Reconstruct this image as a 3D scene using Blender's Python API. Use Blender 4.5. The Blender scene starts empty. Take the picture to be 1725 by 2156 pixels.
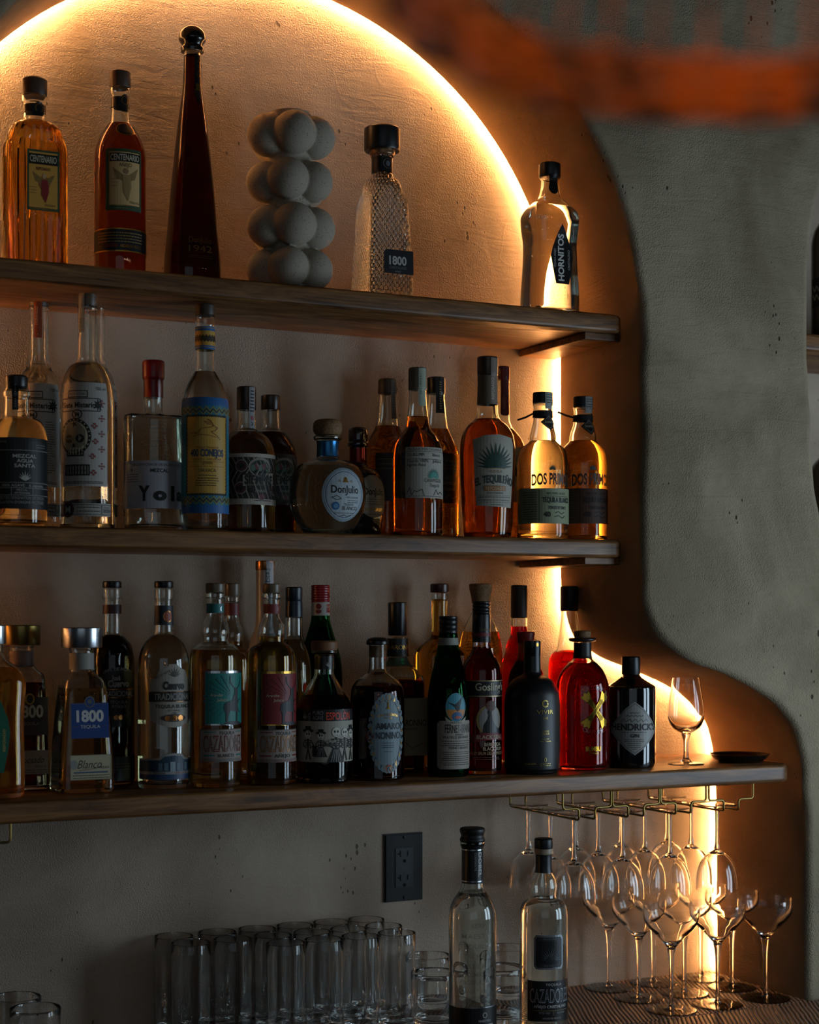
import bpy, bmesh, math, random
from mathutils import Vector, Matrix
from mathutils.geometry import tessellate_polygon

# ------------------------------------------------------------------ camera, world, lights, exposure
SC = bpy.context.scene
COL = SC.collection
F, CX, HY, PSI = 3546.0, 862.5, 1300.0, math.radians(26.4)     # focal length and horizon for a 1725 x 2156 frame
ZC = 1.614                                                     # eye height; worktop at 0.95 m
CAM = Vector((0.0, -2.36, ZC))
cs, sn = math.cos(PSI), math.sin(PSI)

cam = bpy.data.cameras.new('camera')
camo = bpy.data.objects.new('camera', cam); COL.objects.link(camo)
camo.location = CAM
camo.rotation_euler = (math.pi/2, 0, -PSI)
cam.sensor_fit = 'HORIZONTAL'; cam.sensor_width = 36.0
cam.lens = 36.0*F/1725.0
cam.shift_y = (HY-1078.0)/1725.0
cam.clip_start = .02
cam.dof.use_dof = True; cam.dof.focus_distance = 2.66; cam.dof.aperture_fstop = 5.0
SC.camera = camo

W = bpy.data.worlds.new('world'); SC.world = W; W.use_nodes = True
W.node_tree.nodes['Background'].inputs[0].default_value = (.75, .88, 1, 1)
W.node_tree.nodes['Background'].inputs[1].default_value = .010

SC.view_settings.view_transform = 'Standard'
SC.view_settings.look = 'None'
SC.view_settings.exposure = 0.0
SC.view_settings.gamma = 1.0
SC.view_settings.use_curve_mapping = False
cy = SC.cycles
cy.use_denoising = True
cy.max_bounces = 36; cy.transmission_bounces = 36; cy.glossy_bounces = 6; cy.diffuse_bounces = 3; cy.transparent_max_bounces = 16
cy.sample_clamp_indirect = 30.0; cy.blur_glossy = .6

LED_STRENGTH = 120.0
LED_COLOR = (1.0, .52, .20)

def area(name, loc, target, sx, sy, power, col):
    l = bpy.data.lights.new(name, 'AREA'); l.shape = 'RECTANGLE'; l.size = sx; l.size_y = sy
    l.energy = power; l.color = col
    o = bpy.data.objects.new(name, l); COL.objects.link(o); o.location = loc
    o.rotation_euler = (Vector(target)-Vector(loc)).to_track_quat('-Z', 'Y').to_euler()
    return o
# daylight through two tall panes of a window on the right, out of the picture
area('window_daylight', (2.92, -.98, 1.42), (1.2, 0, 1.40), .36, 1.05, 7.8, (.64, .83, 1))
area('window_daylight', (2.62, -1.48, 1.42), (1.2, 0, 1.40), .36, 1.05, 7.8, (.64, .83, 1))
# added frontal fill far behind the camera, lifts the dark sides of the labels
area('front_fill', (-1.2, -6.0, 2.0), (1.0, 0, 1.4), 4.2, 2.6, 9, (.70, .86, 1))
# row of small filament bulbs hanging across the room
for i in range(5):
    l = bpy.data.lights.new('ceiling_bulb', 'POINT'); l.energy = .5; l.shadow_soft_size = .022; l.color = (1, .75, .45)
    o = bpy.data.objects.new('ceiling_bulb', l); COL.objects.link(o); o.location = (.9+.42*i, -3.6+.1*i, 2.75)

# ------------------------------------------------------------------ helpers
def at(px, py, Y):
    "the point of the plane y = Y that the photograph shows at a pixel"
    u = (px-CX)/F
    d = (Y-CAM.y)/(cs-u*sn)
    return Vector((d*(sn+u*cs), Y, ZC+(HY-py)*d/F))
def depth_at(px, Y):
    return (Y-CAM.y)/(cs-(px-CX)/F*sn)

def lin(c):
    return c/12.92 if c <= .04045 else ((c+.055)/1.055)**2.4
def hexc(h):
    h = h.lstrip('#')
    return tuple(lin(int(h[i:i+2], 16)/255) for i in (0, 2, 4)) + (1,)

_M = {}
def newmat(name):
    m = bpy.data.materials.new(name); m.use_nodes = True
    nt = m.node_tree; nt.nodes.clear()
    out = nt.nodes.new('ShaderNodeOutputMaterial')
    return m, nt, out
def P(h, rough=.55, metal=0.0, coat=0.0, emit=None):
    "plain surface of one colour"
    k = (h, rough, metal, coat)
    if k in _M: return _M[k]
    m, nt, out = newmat('paint_'+h.strip('#'))
    b = nt.nodes.new('ShaderNodeBsdfPrincipled')
    b.inputs['Base Color'].default_value = hexc(h); b.inputs['Roughness'].default_value = rough
    b.inputs['Metallic'].default_value = metal; b.inputs['Coat Weight'].default_value = coat
    nt.links.new(b.outputs[0], out.inputs[0])
    _M[k] = m
    return m
def glassm(name, col=(.97, .985, .975), rough=0.0, ior=1.47, bump=None):
    k = ('g', name)
    if k in _M: return _M[k]
    m, nt, out = newmat(name)
    b = nt.nodes.new('ShaderNodeBsdfGlass')
    b.inputs['Color'].default_value = tuple(col)+(1,); b.inputs['Roughness'].default_value = rough; b.inputs['IOR'].default_value = ior
    nt.links.new(b.outputs[0], out.inputs[0])
    _M[k] = m
    return m
def embossm():
    k = 'emb'
    if k in _M: return _M[k]
    m, nt, out = newmat('raised_glass')
    g = nt.nodes.new('ShaderNodeBsdfGlossy'); g.inputs['Roughness'].default_value = .12
    t = nt.nodes.new('ShaderNodeBsdfTransparent'); t.inputs['Color'].default_value = (.80, .82, .82, 1)
    x = nt.nodes.new('ShaderNodeMixShader'); x.inputs[0].default_value = .16
    nt.links.new(t.outputs[0], x.inputs[1]); nt.links.new(g.outputs[0], x.inputs[2]); nt.links.new(x.outputs[0], out.inputs[0])
    _M[k] = m
    return m
def nd(nt, t, **kw):
    n = nt.nodes.new(t)
    for k, v in kw.items(): setattr(n, k, v)
    return n
def ramp(nt, fac, stops):
    r = nt.nodes.new('ShaderNodeValToRGB')
    e = r.color_ramp.elements
    while len(e) < len(stops): e.new(.5)
    for el, (p, c) in zip(e, stops):
        el.position = p; el.color = c if len(c) == 4 else tuple(c)+(1,)
    nt.links.new(fac, r.inputs[0])
    return r
def coords(nt, scale=(1, 1, 1)):
    tc = nt.nodes.new('ShaderNodeTexCoord'); mp = nt.nodes.new('ShaderNodeMapping')
    mp.inputs['Scale'].default_value = scale
    nt.links.new(tc.outputs['Object'], mp.inputs['Vector'])
    return mp.outputs[0]
def noise(nt, vec, scale, detail=5, rough=.55, dist=0.0):
    n = nt.nodes.new('ShaderNodeTexNoise'); n.inputs['Scale'].default_value = scale; n.inputs['Detail'].default_value = detail
    n.inputs['Roughness'].default_value = rough; n.inputs['Distortion'].default_value = dist
    nt.links.new(vec, n.inputs['Vector'])
    return n.outputs[0]
def math_(nt, op, a, b=None, c=None):
    n = nt.nodes.new('ShaderNodeMath'); n.operation = op
    for i, v in enumerate((a, b, c)):
        if v is None: continue
        if isinstance(v, (int, float)): n.inputs[i].default_value = v
        else: nt.links.new(v, n.inputs[i])
    return n.outputs[0]

def plaster(name, base, dark, grain=1.0, trowel=.35, pits=.5):
    "hand trowelled lime plaster: fine sand grain, trowel drags, pits and faint stains"
    m, nt, out = newmat(name)
    v = coords(nt)
    b = nt.nodes.new('ShaderNodeBsdfPrincipled'); b.inputs['Roughness'].default_value = .93
    b.inputs['Specular IOR Level'].default_value = .2
    big = noise(nt, v, 2.6, 6, .62, .5)
    r = ramp(nt, big, [(.30, dark), (.62, base)])
    # pits
    vo = nt.nodes.new('ShaderNodeTexVoronoi'); vo.inputs['Scale'].default_value = 95; vo.inputs['Randomness'].default_value = 1
    warp = nt.nodes.new('ShaderNodeMapping'); warp.inputs['Scale'].default_value = (1, 1, .55)
    nt.links.new(v, warp.inputs['Vector']); nt.links.new(warp.outputs[0], vo.inputs['Vector'])
    sel = noise(nt, v, 9, 3, .6)
    d = math_(nt, 'ADD', vo.outputs['Distance'], math_(nt, 'MULTIPLY', math_(nt, 'SUBTRACT', .62, sel), 1.6))
    pit = ramp(nt, d, [(.05, (1, 1, 1)), (.13, (0, 0, 0))])
    mix = nt.nodes.new('ShaderNodeMixRGB'); mix.blend_type = 'MIX'
    nt.links.new(math_(nt, 'MULTIPLY', pit.outputs[0], pits), mix.inputs[0]); nt.links.new(r.outputs[0], mix.inputs[1])
    mix.inputs[2].default_value = (.035, .028, .02, 1)
    nt.links.new(mix.outputs[0], b.inputs['Base Color'])
    # relief
    g1 = noise(nt, v, 430, 2, .5)
    area_ = ramp(nt, noise(nt, v, 5, 3, .5, .8), [(.35, (.15,)*3), (.65, (1,)*3)])
    g1 = math_(nt, 'MULTIPLY', g1, area_.outputs[0])
    st = nt.nodes.new('ShaderNodeMapping'); st.inputs['Rotation'].default_value = (0, .7, 0); st.inputs['Scale'].default_value = (3, 3, 16)
    nt.links.new(v, st.inputs['Vector'])
    g2 = noise(nt, st.outputs[0], 3.2, 5, .6, 1.2)
    rid = nt.nodes.new('ShaderNodeTexVoronoi'); rid.feature = 'DISTANCE_TO_EDGE'; rid.inputs['Scale'].default_value = 5.5
    wv = nt.nodes.new('ShaderNodeTexNoise'); wv.inputs['Scale'].default_value = 4
    nt.links.new(v, wv.inputs['Vector'])
    vm = nt.nodes.new('ShaderNodeMixRGB'); vm.blend_type = 'ADD'; vm.inputs[0].default_value = .55
    nt.links.new(v, vm.inputs[1]); nt.links.new(wv.outputs[1], vm.inputs[2]); nt.links.new(vm.outputs[0], rid.inputs['Vector'])
    rr = ramp(nt, rid.outputs[0], [(.0, (1,)*3), (.025, (0,)*3)])
    h = math_(nt, 'ADD', math_(nt, 'MULTIPLY', g1, .8*grain), math_(nt, 'MULTIPLY', g2, 2.2*trowel))
    h = math_(nt, 'ADD', h, math_(nt, 'MULTIPLY', rr.outputs[0], .05))
    h = math_(nt, 'SUBTRACT', h, math_(nt, 'MULTIPLY', pit.outputs[0], 1.0))
    bp = nt.nodes.new('ShaderNodeBump'); bp.inputs['Strength'].default_value = .9; bp.inputs['Distance'].default_value = .0028
    nt.links.new(h, bp.inputs['Height']); nt.links.new(bp.outputs[0], b.inputs['Normal'])
    nt.links.new(b.outputs[0], out.inputs[0])
    return m

def oakm():
    m, nt, out = newmat('oak')
    b = nt.nodes.new('ShaderNodeBsdfPrincipled'); b.inputs['Roughness'].default_value = .42
    v = coords(nt, (1.6, 9, 16))
    n1 = noise(nt, v, 3.0, 6, .62, 1.6)
    v2 = coords(nt, (5, 130, 130))
    n2 = noise(nt, v2, 3.0, 4, .7, .2)
    f = math_(nt, 'ADD', math_(nt, 'MULTIPLY', n1, .72), math_(nt, 'MULTIPLY', n2, .34))
    r = ramp(nt, f, [(.36, hexc('#3a240f')), (.50, hexc('#6f4826')), (.66, hexc('#9a6a3c'))])
    nt.links.new(r.outputs[0], b.inputs['Base Color'])
    bp = nt.nodes.new('ShaderNodeBump'); bp.inputs['Strength'].default_value = .35; bp.inputs['Distance'].default_value = .001
    nt.links.new(f, bp.inputs['Height']); nt.links.new(bp.outputs[0], b.inputs['Normal'])
    nt.links.new(b.outputs[0], out.inputs[0])
    return m
def corkm():
    if 'cork' in _M: return _M['cork']
    m, nt, out = newmat('cork')
    b = nt.nodes.new('ShaderNodeBsdfPrincipled'); b.inputs['Roughness'].default_value = .7
    r = ramp(nt, noise(nt, coords(nt), 260, 4, .7), [(.3, hexc('#5c4027')), (.6, hexc('#8f6b43'))])
    nt.links.new(r.outputs[0], b.inputs['Base Color']); nt.links.new(b.outputs[0], out.inputs[0])
    _M['cork'] = m
    return m
def matm():
    m, nt, out = newmat('woven_bar_mat')
    b = nt.nodes.new('ShaderNodeBsdfPrincipled'); b.inputs['Roughness'].default_value = .5
    r = ramp(nt, noise(nt, coords(nt), 60, 4, .6), [(.35, hexc('#4a3b33')), (.65, hexc('#6b594d'))])
    nt.links.new(r.outputs[0], b.inputs['Base Color']); nt.links.new(b.outputs[0], out.inputs[0])
    return m
def ceramicm():
    m, nt, out = newmat('speckled_stoneware')
    b = nt.nodes.new('ShaderNodeBsdfPrincipled'); b.inputs['Roughness'].default_value = .85
    v = coords(nt)
    r = ramp(nt, noise(nt, v, 420, 2, .5), [(.30, hexc('#6d6152')), (.38, hexc('#a99d8b'))])
    nt.links.new(r.outputs[0], b.inputs['Base Color'])
    bp = nt.nodes.new('ShaderNodeBump'); bp.inputs['Strength'].default_value = .25; bp.inputs['Distance'].default_value = .0008
    nt.links.new(noise(nt, v, 500, 3, .6), bp.inputs['Height']); nt.links.new(bp.outputs[0], b.inputs['Normal'])
    nt.links.new(b.outputs[0], out.inputs[0])
    return m
def rattanm():
    m, nt, out = newmat('rattan')
    b = nt.nodes.new('ShaderNodeBsdfPrincipled'); b.inputs['Roughness'].default_value = .5
    r = ramp(nt, noise(nt, coords(nt), 16, 3, .6), [(.40, hexc('#3a1a08')), (.60, hexc('#c4702c'))])
    nt.links.new(r.outputs[0], b.inputs['Base Color']); nt.links.new(b.outputs[0], out.inputs[0])
    return m
def emis(name, col, s):
    m, nt, out = newmat(name)
    e = nt.nodes.new('ShaderNodeEmission'); e.inputs[0].default_value = tuple(col)+(1,); e.inputs[1].default_value = s
    nt.links.new(e.outputs[0], out.inputs[0])
    return m

OAK = oakm(); CORK = corkm()
PL_BACK = plaster('plaster_niche', hexc('#c0ae9b'), hexc('#9e8c7a'), 1.15, .2, .6)
PL_REV_LIT = plaster('plaster_reveal_lit', hexc('#a98a66'), hexc('#86694a'), .8, .25, .4)  # same plaster, the strip's orange bounce put into a darker, warmer colour
PL_FRONT = plaster('plaster_front', hexc('#aa9a80'), hexc('#736650'), 1.5, .40, .9)
GL = glassm('clear_glass'); GLT = glassm('tableware_glass', (.996, .998, .996), 0, 1.46)
BLACK = P('#0b0b0d', .35); MATTE = P('#0d0d0f', .6); GOLD = P('#c79a4a', .28, 1); SILVER = P('#c3c6cb', .25, 1)
BRASS = P('#8f7a45', .3, 1); WHITE = P('#c9c5bc', .6); INK = P('#15130f', .6); CREAM = P('#c2b596', .6)

def mesh_obj(name, verts, faces, mats, parent=None, midx=None, smooth=40, loc=None, recalc=True):
    me = bpy.data.meshes.new(name); me.from_pydata([tuple(v) for v in verts], [], faces)
    for m in (mats if isinstance(mats, (list, tuple)) else [mats]): me.materials.append(m)
    if midx: me.polygons.foreach_set('material_index', midx)
    me.validate(); me.update()
    if recalc:
        bm = bmesh.new(); bm.from_mesh(me); bmesh.ops.recalc_face_normals(bm, faces=bm.faces); bm.to_mesh(me); bm.free()
    if smooth:
        me.shade_smooth()
        if smooth < 180: me.set_sharp_from_angle(angle=math.radians(smooth))
    o = bpy.data.objects.new(name, me); COL.objects.link(o)
    if parent: o.parent = parent
    if loc is not None: o.location = loc
    return o
def bm_obj(name, bm, mats, parent=None, smooth=40, loc=None):
    bmesh.ops.recalc_face_normals(bm, faces=bm.faces)
    me = bpy.data.meshes.new(name); bm.to_mesh(me); bm.free()
    for m in (mats if isinstance(mats, (list, tuple)) else [mats]): me.materials.append(m)
    if smooth:
        me.shade_smooth()
        if smooth < 180: me.set_sharp_from_angle(angle=math.radians(smooth))
    o = bpy.data.objects.new(name, me); COL.objects.link(o)
    if parent: o.parent = parent
    if loc is not None: o.location = loc
    return o
def tag(o, label, cat, group=None, kind=None):
    if label: o['label'] = label
    if cat: o['category'] = cat
    if group: o['group'] = group
    if kind: o['kind'] = kind
    return o
def empty(name, loc):
    o = bpy.data.objects.new(name, None); COL.objects.link(o); o.location = loc; o.empty_display_size = .02
    return o
def copy_tree(o, loc):
    c = o.copy(); COL.objects.link(c); c.location = loc
    for ch in o.children:
        d = ch.copy(); COL.objects.link(d); d.parent = c
    return c

def pchip(pts, n=6):
    "monotone smooth curve through 2D points; a doubled point is a sharp corner"
    runs = [[pts[0]]]
    for p in pts[1:]:
        if abs(p[0]-runs[-1][-1][0]) < 1e-9 and abs(p[1]-runs[-1][-1][1]) < 1e-9:
            if len(runs[-1]) > 1: runs.append([p])
        else: runs[-1].append(p)
    out = []
    for R in runs:
        if len(R) == 1: continue
        if len(R) == 2:
            seg = R
        else:
            t = [0]
            for a, b in zip(R, R[1:]): t.append(t[-1]+math.hypot(b[0]-a[0], b[1]-a[1]))
            tang = []
            for c in (0, 1):
                dl = [(R[i+1][c]-R[i][c])/(t[i+1]-t[i]) for i in range(len(R)-1)]
                m = [dl[0]]
                for i in range(1, len(R)-1):
                    if dl[i-1]*dl[i] <= 0: m.append(0.0)
                    else:
                        h0, h1 = t[i]-t[i-1], t[i+1]-t[i]
                        w1, w2 = 2*h1+h0, h1+2*h0
                        m.append((w1+w2)/(w1/dl[i-1]+w2/dl[i]))
                m.append(dl[-1]); tang.append(m)
            seg = []
            for i in range(len(R)-1):
                h = t[i+1]-t[i]
                flat = abs(R[i+1][0]-R[i][0]) < 1e-9 and abs(tang[0][i]) < 1e-6 and abs(tang[0][i+1]) < 1e-6
                k = 1 if flat else n
                for j in range(k):
                    s = j/k
                    h00, h10, h01, h11 = 2*s**3-3*s*s+1, s**3-2*s*s+s, -2*s**3+3*s*s, s**3-s*s
                    seg.append(tuple(h00*R[i][c]+h10*h*tang[c][i]+h01*R[i+1][c]+h11*h*tang[c][i+1] for c in (0, 1)))
            seg.append(R[-1])
        if out and abs(out[-1][0]-seg[0][0]) < 1e-9 and abs(out[-1][1]-seg[0][1]) < 1e-9: out += seg[1:]
        else: out += seg
    return out

def revolve(prof, seg=48, shape=None):
    "verts, faces of a lathed profile [(r, z)]; shape(theta, r, z) -> (x, y) for other cross-sections"
    V, Fc = [], []
    rings = []
    for r, z in prof:
        if r < 1e-6:
            rings.append([len(V)]); V.append((0, 0, z))
        else:
            ids = []
            for i in range(seg):
                a = 2*math.pi*i/seg
                x, y = (r*math.sin(a), -r*math.cos(a)) if shape is None else shape(a, r, z)
                ids.append(len(V)); V.append((x, y, z))
            rings.append(ids)
    for A, B_ in zip(rings, rings[1:]):
        if len(A) == 1 and len(B_) == 1: continue
        for i in range(seg):
            j = (i+1) % seg
            if len(A) == 1: Fc.append((A[0], B_[j], B_[i]))
            elif len(B_) == 1: Fc.append((A[i], A[j], B_[0]))
            else: Fc.append((A[i], A[j], B_[j], B_[i]))
    return V, Fc
def offset_in(prof, t):
    out = []
    n = len(prof)
    for i, (r, z) in enumerate(prof):
        a = prof[max(0, i-1)]; b = prof[min(n-1, i+1)]
        dx, dz = b[0]-a[0], b[1]-a[1]; L = math.hypot(dx, dz) or 1
        out.append((r-t*dz/L, z+t*dx/L))
    return out
def rad_on(prof, z):
    for (r0, z0), (r1, z1) in zip(prof, prof[1:]):
        if min(z0, z1) <= z <= max(z0, z1) and abs(z1-z0) > 1e-9:
            return r0+(r1-r0)*(z-z0)/(z1-z0)
    return None

# ------------------------------------------------------------------ the niche wall
YF, YB = -.04, .23                         # front plane of the wall, back plane of the niche
ACX, ACZ, AR = .993, .46, .585             # arch
def tube(path, r, seg=8, fillet=0.0, closed=False):
    pts = [Vector(p) for p in path]
    if fillet:
        q = [pts[0]]
        for a, b, c in zip(pts, pts[1:], pts[2:]):
            u, v = (a-b), (c-b); f = min(fillet, u.length*.45, v.length*.45)
            p0, p2 = b+u.normalized()*f, b+v.normalized()*f
            for k in range(5):
                t = k/4; q.append(p0*(1-t)**2+b*2*t*(1-t)+p2*t*t)
        q.append(pts[-1]); pts = q
    V, Fc = [], []
    n = len(pts); prev = None
    for i, p in enumerate(pts):
        if closed: t = (pts[(i+1) % n]-pts[i-1]).normalized()
        else: t = (pts[min(n-1, i+1)]-pts[max(0, i-1)]).normalized()
        if prev is None:
            x = t.orthogonal().normalized()
        else:
            x = (prev-t*prev.dot(t)).normalized()
        prev = x; y = t.cross(x)
        for k in range(seg):
            a = 2*math.pi*k/seg
            V.append(p+x*(r*math.cos(a))+y*(r*math.sin(a)))
    m = n if closed else n-1
    for i in range(m):
        for k in range(seg):
            j = (i+1) % n
            Fc.append((i*seg+k, i*seg+(k+1) % seg, j*seg+(k+1) % seg, j*seg+k))
    if not closed:
        Fc.append(tuple(range(seg))[::-1]); Fc.append(tuple((n-1)*seg+k for k in range(seg)))
    return V, Fc
def join(*parts):
    V, Fc = [], []
    for v, f in parts:
        b = len(V); V += list(v); Fc += [tuple(i+b for i in q) for q in f]
    return V, Fc
def boxvf(x0, x1, y0, y1, z0, z1):
    V = [(x, y, z) for x in (x0, x1) for y in (y0, y1) for z in (z0, z1)]
    return V, [(0, 1, 3, 2), (4, 6, 7, 5), (0, 4, 5, 1), (2, 3, 7, 6), (0, 2, 6, 4), (1, 5, 7, 3)]

half = pchip([(1.920, -.669), (1.920, -.40), (1.9195, -.37), (1.914, -.272), (1.899, -.206), (1.868, -.166), (1.817, -.131), (1.735, -.097), (1.655, -.068), (1.600, -.022), (1.581, .03), (1.578, .09), (1.578, .10)], 5)
half += [(1.578, .2), (1.578, .3), (1.578, .4)]
outline = list(half)
for i in range(0, 65):
    a = math.pi*i/64
    outline.append((ACX+AR*math.cos(a), ACZ+AR*math.sin(a)))
outline += [(2*ACX-x-2.2*max(0, x-1.578), z) for x, z in reversed(half)]      # unseen left foot stretched out to keep the strip's warm light away
out2h = pchip([(2.39, -.05), (2.15, -.02), (2.02, .05), (1.97, .15), (1.953, .25), (1.944, .35), (1.94, .45), (1.94, .60)], 5)
outline2 = list(out2h)
for i in range(1, 32):
    a = math.pi-math.pi*i/32
    outline2.append((2.39+.45*math.cos(a), .60+.45*math.sin(a)))
outline2 += [(4.78-x, z) for x, z in reversed(out2h)][:-1]

def normals2(pts, closed):
    out = []
    n = len(pts)
    for i in range(n):
        a = pts[i-1] if (i or closed) else pts[0]
        b = pts[(i+1) % n] if (i < n-1 or closed) else pts[-1]
        t = Vector((b[0]-a[0], b[1]-a[1])).normalized()
        out.append((t.y, -t.x))
    return out
def wob(s, k): return .0011*math.sin(s*37+k)+.0008*math.sin(s*83+2*k+1)
GRV = .018                                 # shadow gap at the back that hides the light strip
def reveal(pts, closed, sign, groove, splay=.007):
    "rings of the rounded arris and the reveal, from the wall face to the back"
    nn = normals2(pts, closed)
    b = .014
    prof = [(b*(1-math.sin(a))+splay, YF+b*(1-math.cos(a))) for a in [math.pi/2*k/5 for k in range(6)]]
    prof += [(splay*(1-t), YF+b+(YB-GRV-YF-b)*t) for t in (.15, .3, .45, .6, .75, .9, 1.0)]
    if groove: prof += [(.003, YB-GRV+.002), (.021, YB-GRV+.002), (.021, YB)]
    else: prof += [(0, YB)]
    rings = []
    for k, (o, y) in enumerate(prof):
        ring = []
        for i, ((x, z), (nx, nz)) in enumerate(zip(pts, nn)):
            w = (wob(x+z, 1)*1.6 if k < 5 else wob(x-z, 2)*.6) if k < 11 else 0
            ring.append((x+sign*nx*(o+w), y, ZC+z+sign*nz*(o+w)))
        rings.append(ring)
    return rings
V, Fc, MI = [], [], []
holes = []
for pts, closed, sign in ((outline, False, 1), (outline2, True, -1)):
    rings = reveal(pts, closed, sign, not closed)
    base = len(V); n = len(pts)
    for r in rings: V += r
    for k in range(len(rings)-1):
        for i in range(n if closed else n-1):
            j = (i+1) % n
            Fc.append((base+k*n+i, base+k*n+j, base+(k+1)*n+j, base+(k+1)*n+i)); MI.append(0 if k < 4 else 1)
    holes.append((base, n))
zb = ZC-.669
b0, n0 = holes[0]; b1, n1 = holes[1]
# face with a notch for the big niche and a hole for the small one
corner = [(3.4, YF, zb), (3.4, YF, ZC+1.5), (-1.8, YF, ZC+1.5), (-1.8, YF, zb)]
ci = len(V); V += corner
poly = [ci, ci+1, ci+2, ci+3]+[b0+i for i in reversed(range(n0))]
hole = [b1+i for i in range(n1)]
loopA = [Vector((V[i][0], V[i][2], 0)) for i in poly]; loopB = [Vector((V[i][0], V[i][2], 0)) for i in hole]
idx = poly+hole
for t in tessellate_polygon([loopA, loopB]):
    Fc.append(tuple(idx[k] for k in t)); MI.append(0)
wf = mesh_obj('wall_front', V, Fc, [PL_FRONT, PL_REV_LIT], midx=MI, smooth=35, recalc=False)
tag(wf, 'grey hand trowelled plaster wall around the lit arched niche', 'wall', kind='structure')
v, f = boxvf(-1.0, 3.3, YB, YB+.06, zb, ZC+1.4)
tag(mesh_obj('wall_back', v, f, PL_BACK, smooth=0), 'rough plaster back of the niche behind the shelves', 'wall', kind='structure')

# ------------------------------------------------------------------ LED strip in the corner of reveal and back
nn = normals2(outline, False)
V, Fc = [], []
for off, y in ((.0098, YB-.0152), (.0204, YB-.0088), (.0103, YB-.0157), (.0209, YB-.0093)):
    for (x, z), (nx, nz) in zip(outline, nn):
        V.append((x+nx*off, y, ZC+max(z, -.662)+nz*off))
n = len(V)//4
for i in range(n-1):
    Fc.append((i, i+1, n+i+1, n+i)); Fc.append((2*n+i, 3*n+i, 3*n+i+1, 2*n+i+1))
    Fc.append((i, 2*n+i, 2*n+i+1, i+1)); Fc.append((n+i, n+i+1, 3*n+i+1, 3*n+i))
Fc += [(0, n, 3*n, 2*n), (n-1, 3*n-1, 4*n-1, 2*n-1)]
led = mesh_obj('led_strip', V, Fc, emis('warm_led', LED_COLOR, LED_STRENGTH), smooth=0)
tag(led, 'glowing warm light strip tucked into the back corner of the arched niche', 'light strip')

# ------------------------------------------------------------------ shelves, worktop, mats
S1, S2, S3 = ZC+.504, ZC+.129, ZC-.2548
def board(name, x0, x1, y0, y1, z0, z1, mat, rc=.022, parent=None, bev=.007, left_round=False):
    bm = bmesh.new()
    pts = [(x0, y1), (x0, y0)]
    for k in range(7):
        a = -math.pi/2+math.pi/2*k/6
        pts.append((x1-rc+rc*math.cos(a), y0+rc+rc*math.sin(a)))
    pts.append((x1, y1))
    lo = [bm.verts.new((x, y, z0)) for x, y in pts]; hi = [bm.verts.new((x, y, z1)) for x, y in pts]
    bm.faces.new(lo[::-1]); bm.faces.new(hi)
    n = len(pts)
    for i in range(n): bm.faces.new((lo[i], lo[(i+1) % n], hi[(i+1) % n], hi[i]))
    if bev:
        eds = [e for e in bm.edges if abs(e.verts[0].co.z-e.verts[1].co.z) < 1e-6]
        bmesh.ops.bevel(bm, geom=eds, offset=bev, segments=3, profile=.6, affect='EDGES')
    return bm_obj(name, bm, mat, parent, smooth=50)
def shelf(label, x0, x1, y0, ztop, th, rc, cleat=None):
    s = board('shelf', x0, x1, y0, YB, ztop-th, ztop, OAK, rc)
    tag(s, label, 'shelf', 'oak shelves in the niche')
    if cleat: board('cleat', cleat[0], cleat[1], cleat[2], YB, ztop-th-.012, ztop-th, OAK, .008, s, .002)
    return s
shelf('top oak shelf across the arch, holding the tall tapering dark bottle and the stoneware vase', .412, 1.574, 0, S1, .030, .020, (1.503, 1.5745, .012))
shelf('middle oak shelf of the niche, holding the blue and yellow labelled bottle', .41, 1.574, 0, S2, .029, .020, (1.503, 1.5745, .012))
shelf('lowest and longest oak shelf, stemware racks fixed below it', -.66, 1.897, -.038, S3, .030, .026)
shelf('short oak shelf inside the second niche at the right picture edge', 1.955, 2.82, .0, S1, .030, .02)
shelf('lower oak shelf inside the second niche at the right picture edge', 2.0, 2.78, .0, S2, .030, .02)

ZW = ZC-.664
v, f = boxvf(-4, 5.5, -6, .3, -.05, 0)
tag(mesh_obj('floor', v, f, P('#2a2420', .6), smooth=0), 'dark bar room floor, out of the picture', 'floor', kind='structure')
CTR = P('#3a332c', .5)
wt = board('worktop', -.9, 3.3, -.7, YB, ZW-.05, ZW-.006, CTR, .02, None, .004)
tag(wt, 'dark bar worktop under the woven mats and glasses', 'worktop')

def mat_material():
    m, nt, out = newmat('ribbed_mat')
    b = nt.nodes.new('ShaderNodeBsdfPrincipled'); b.inputs['Roughness'].default_value = .45
    tc = nt.nodes.new('ShaderNodeTexCoord'); sp = nt.nodes.new('ShaderNodeSeparateXYZ'); nt.links.new(tc.outputs['Object'], sp.inputs[0])
    wob_ = math_(nt, 'MULTIPLY', noise(nt, tc.outputs['Object'], 7, 2), .012)
    xx = math_(nt, 'ADD', sp.outputs[0], wob_)
    s1 = math_(nt, 'ABSOLUTE', math_(nt, 'SINE', math_(nt, 'MULTIPLY', xx, math.pi/.0074)))
    s2 = math_(nt, 'ABSOLUTE', math_(nt, 'SINE', math_(nt, 'ADD', math_(nt, 'MULTIPLY', sp.outputs[1], math.pi/.0058), math_(nt, 'MULTIPLY', sp.outputs[0], 40))))
    h = math_(nt, 'MULTIPLY', s1, math_(nt, 'ADD', math_(nt, 'MULTIPLY', s2, .5), .5))
    r = ramp(nt, h, [(.34, hexc('#070504')), (.74, hexc('#937463'))])
    nt.links.new(r.outputs[0], b.inputs['Base Color'])
    bp = nt.nodes.new('ShaderNodeBump'); bp.inputs['Strength'].default_value = .9; bp.inputs['Distance'].default_value = .0026
    nt.links.new(h, bp.inputs['Height']); nt.links.new(bp.outputs[0], b.inputs['Normal'])
    nt.links.new(b.outputs[0], out.inputs[0])
    return m
MATM = mat_material()
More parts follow.
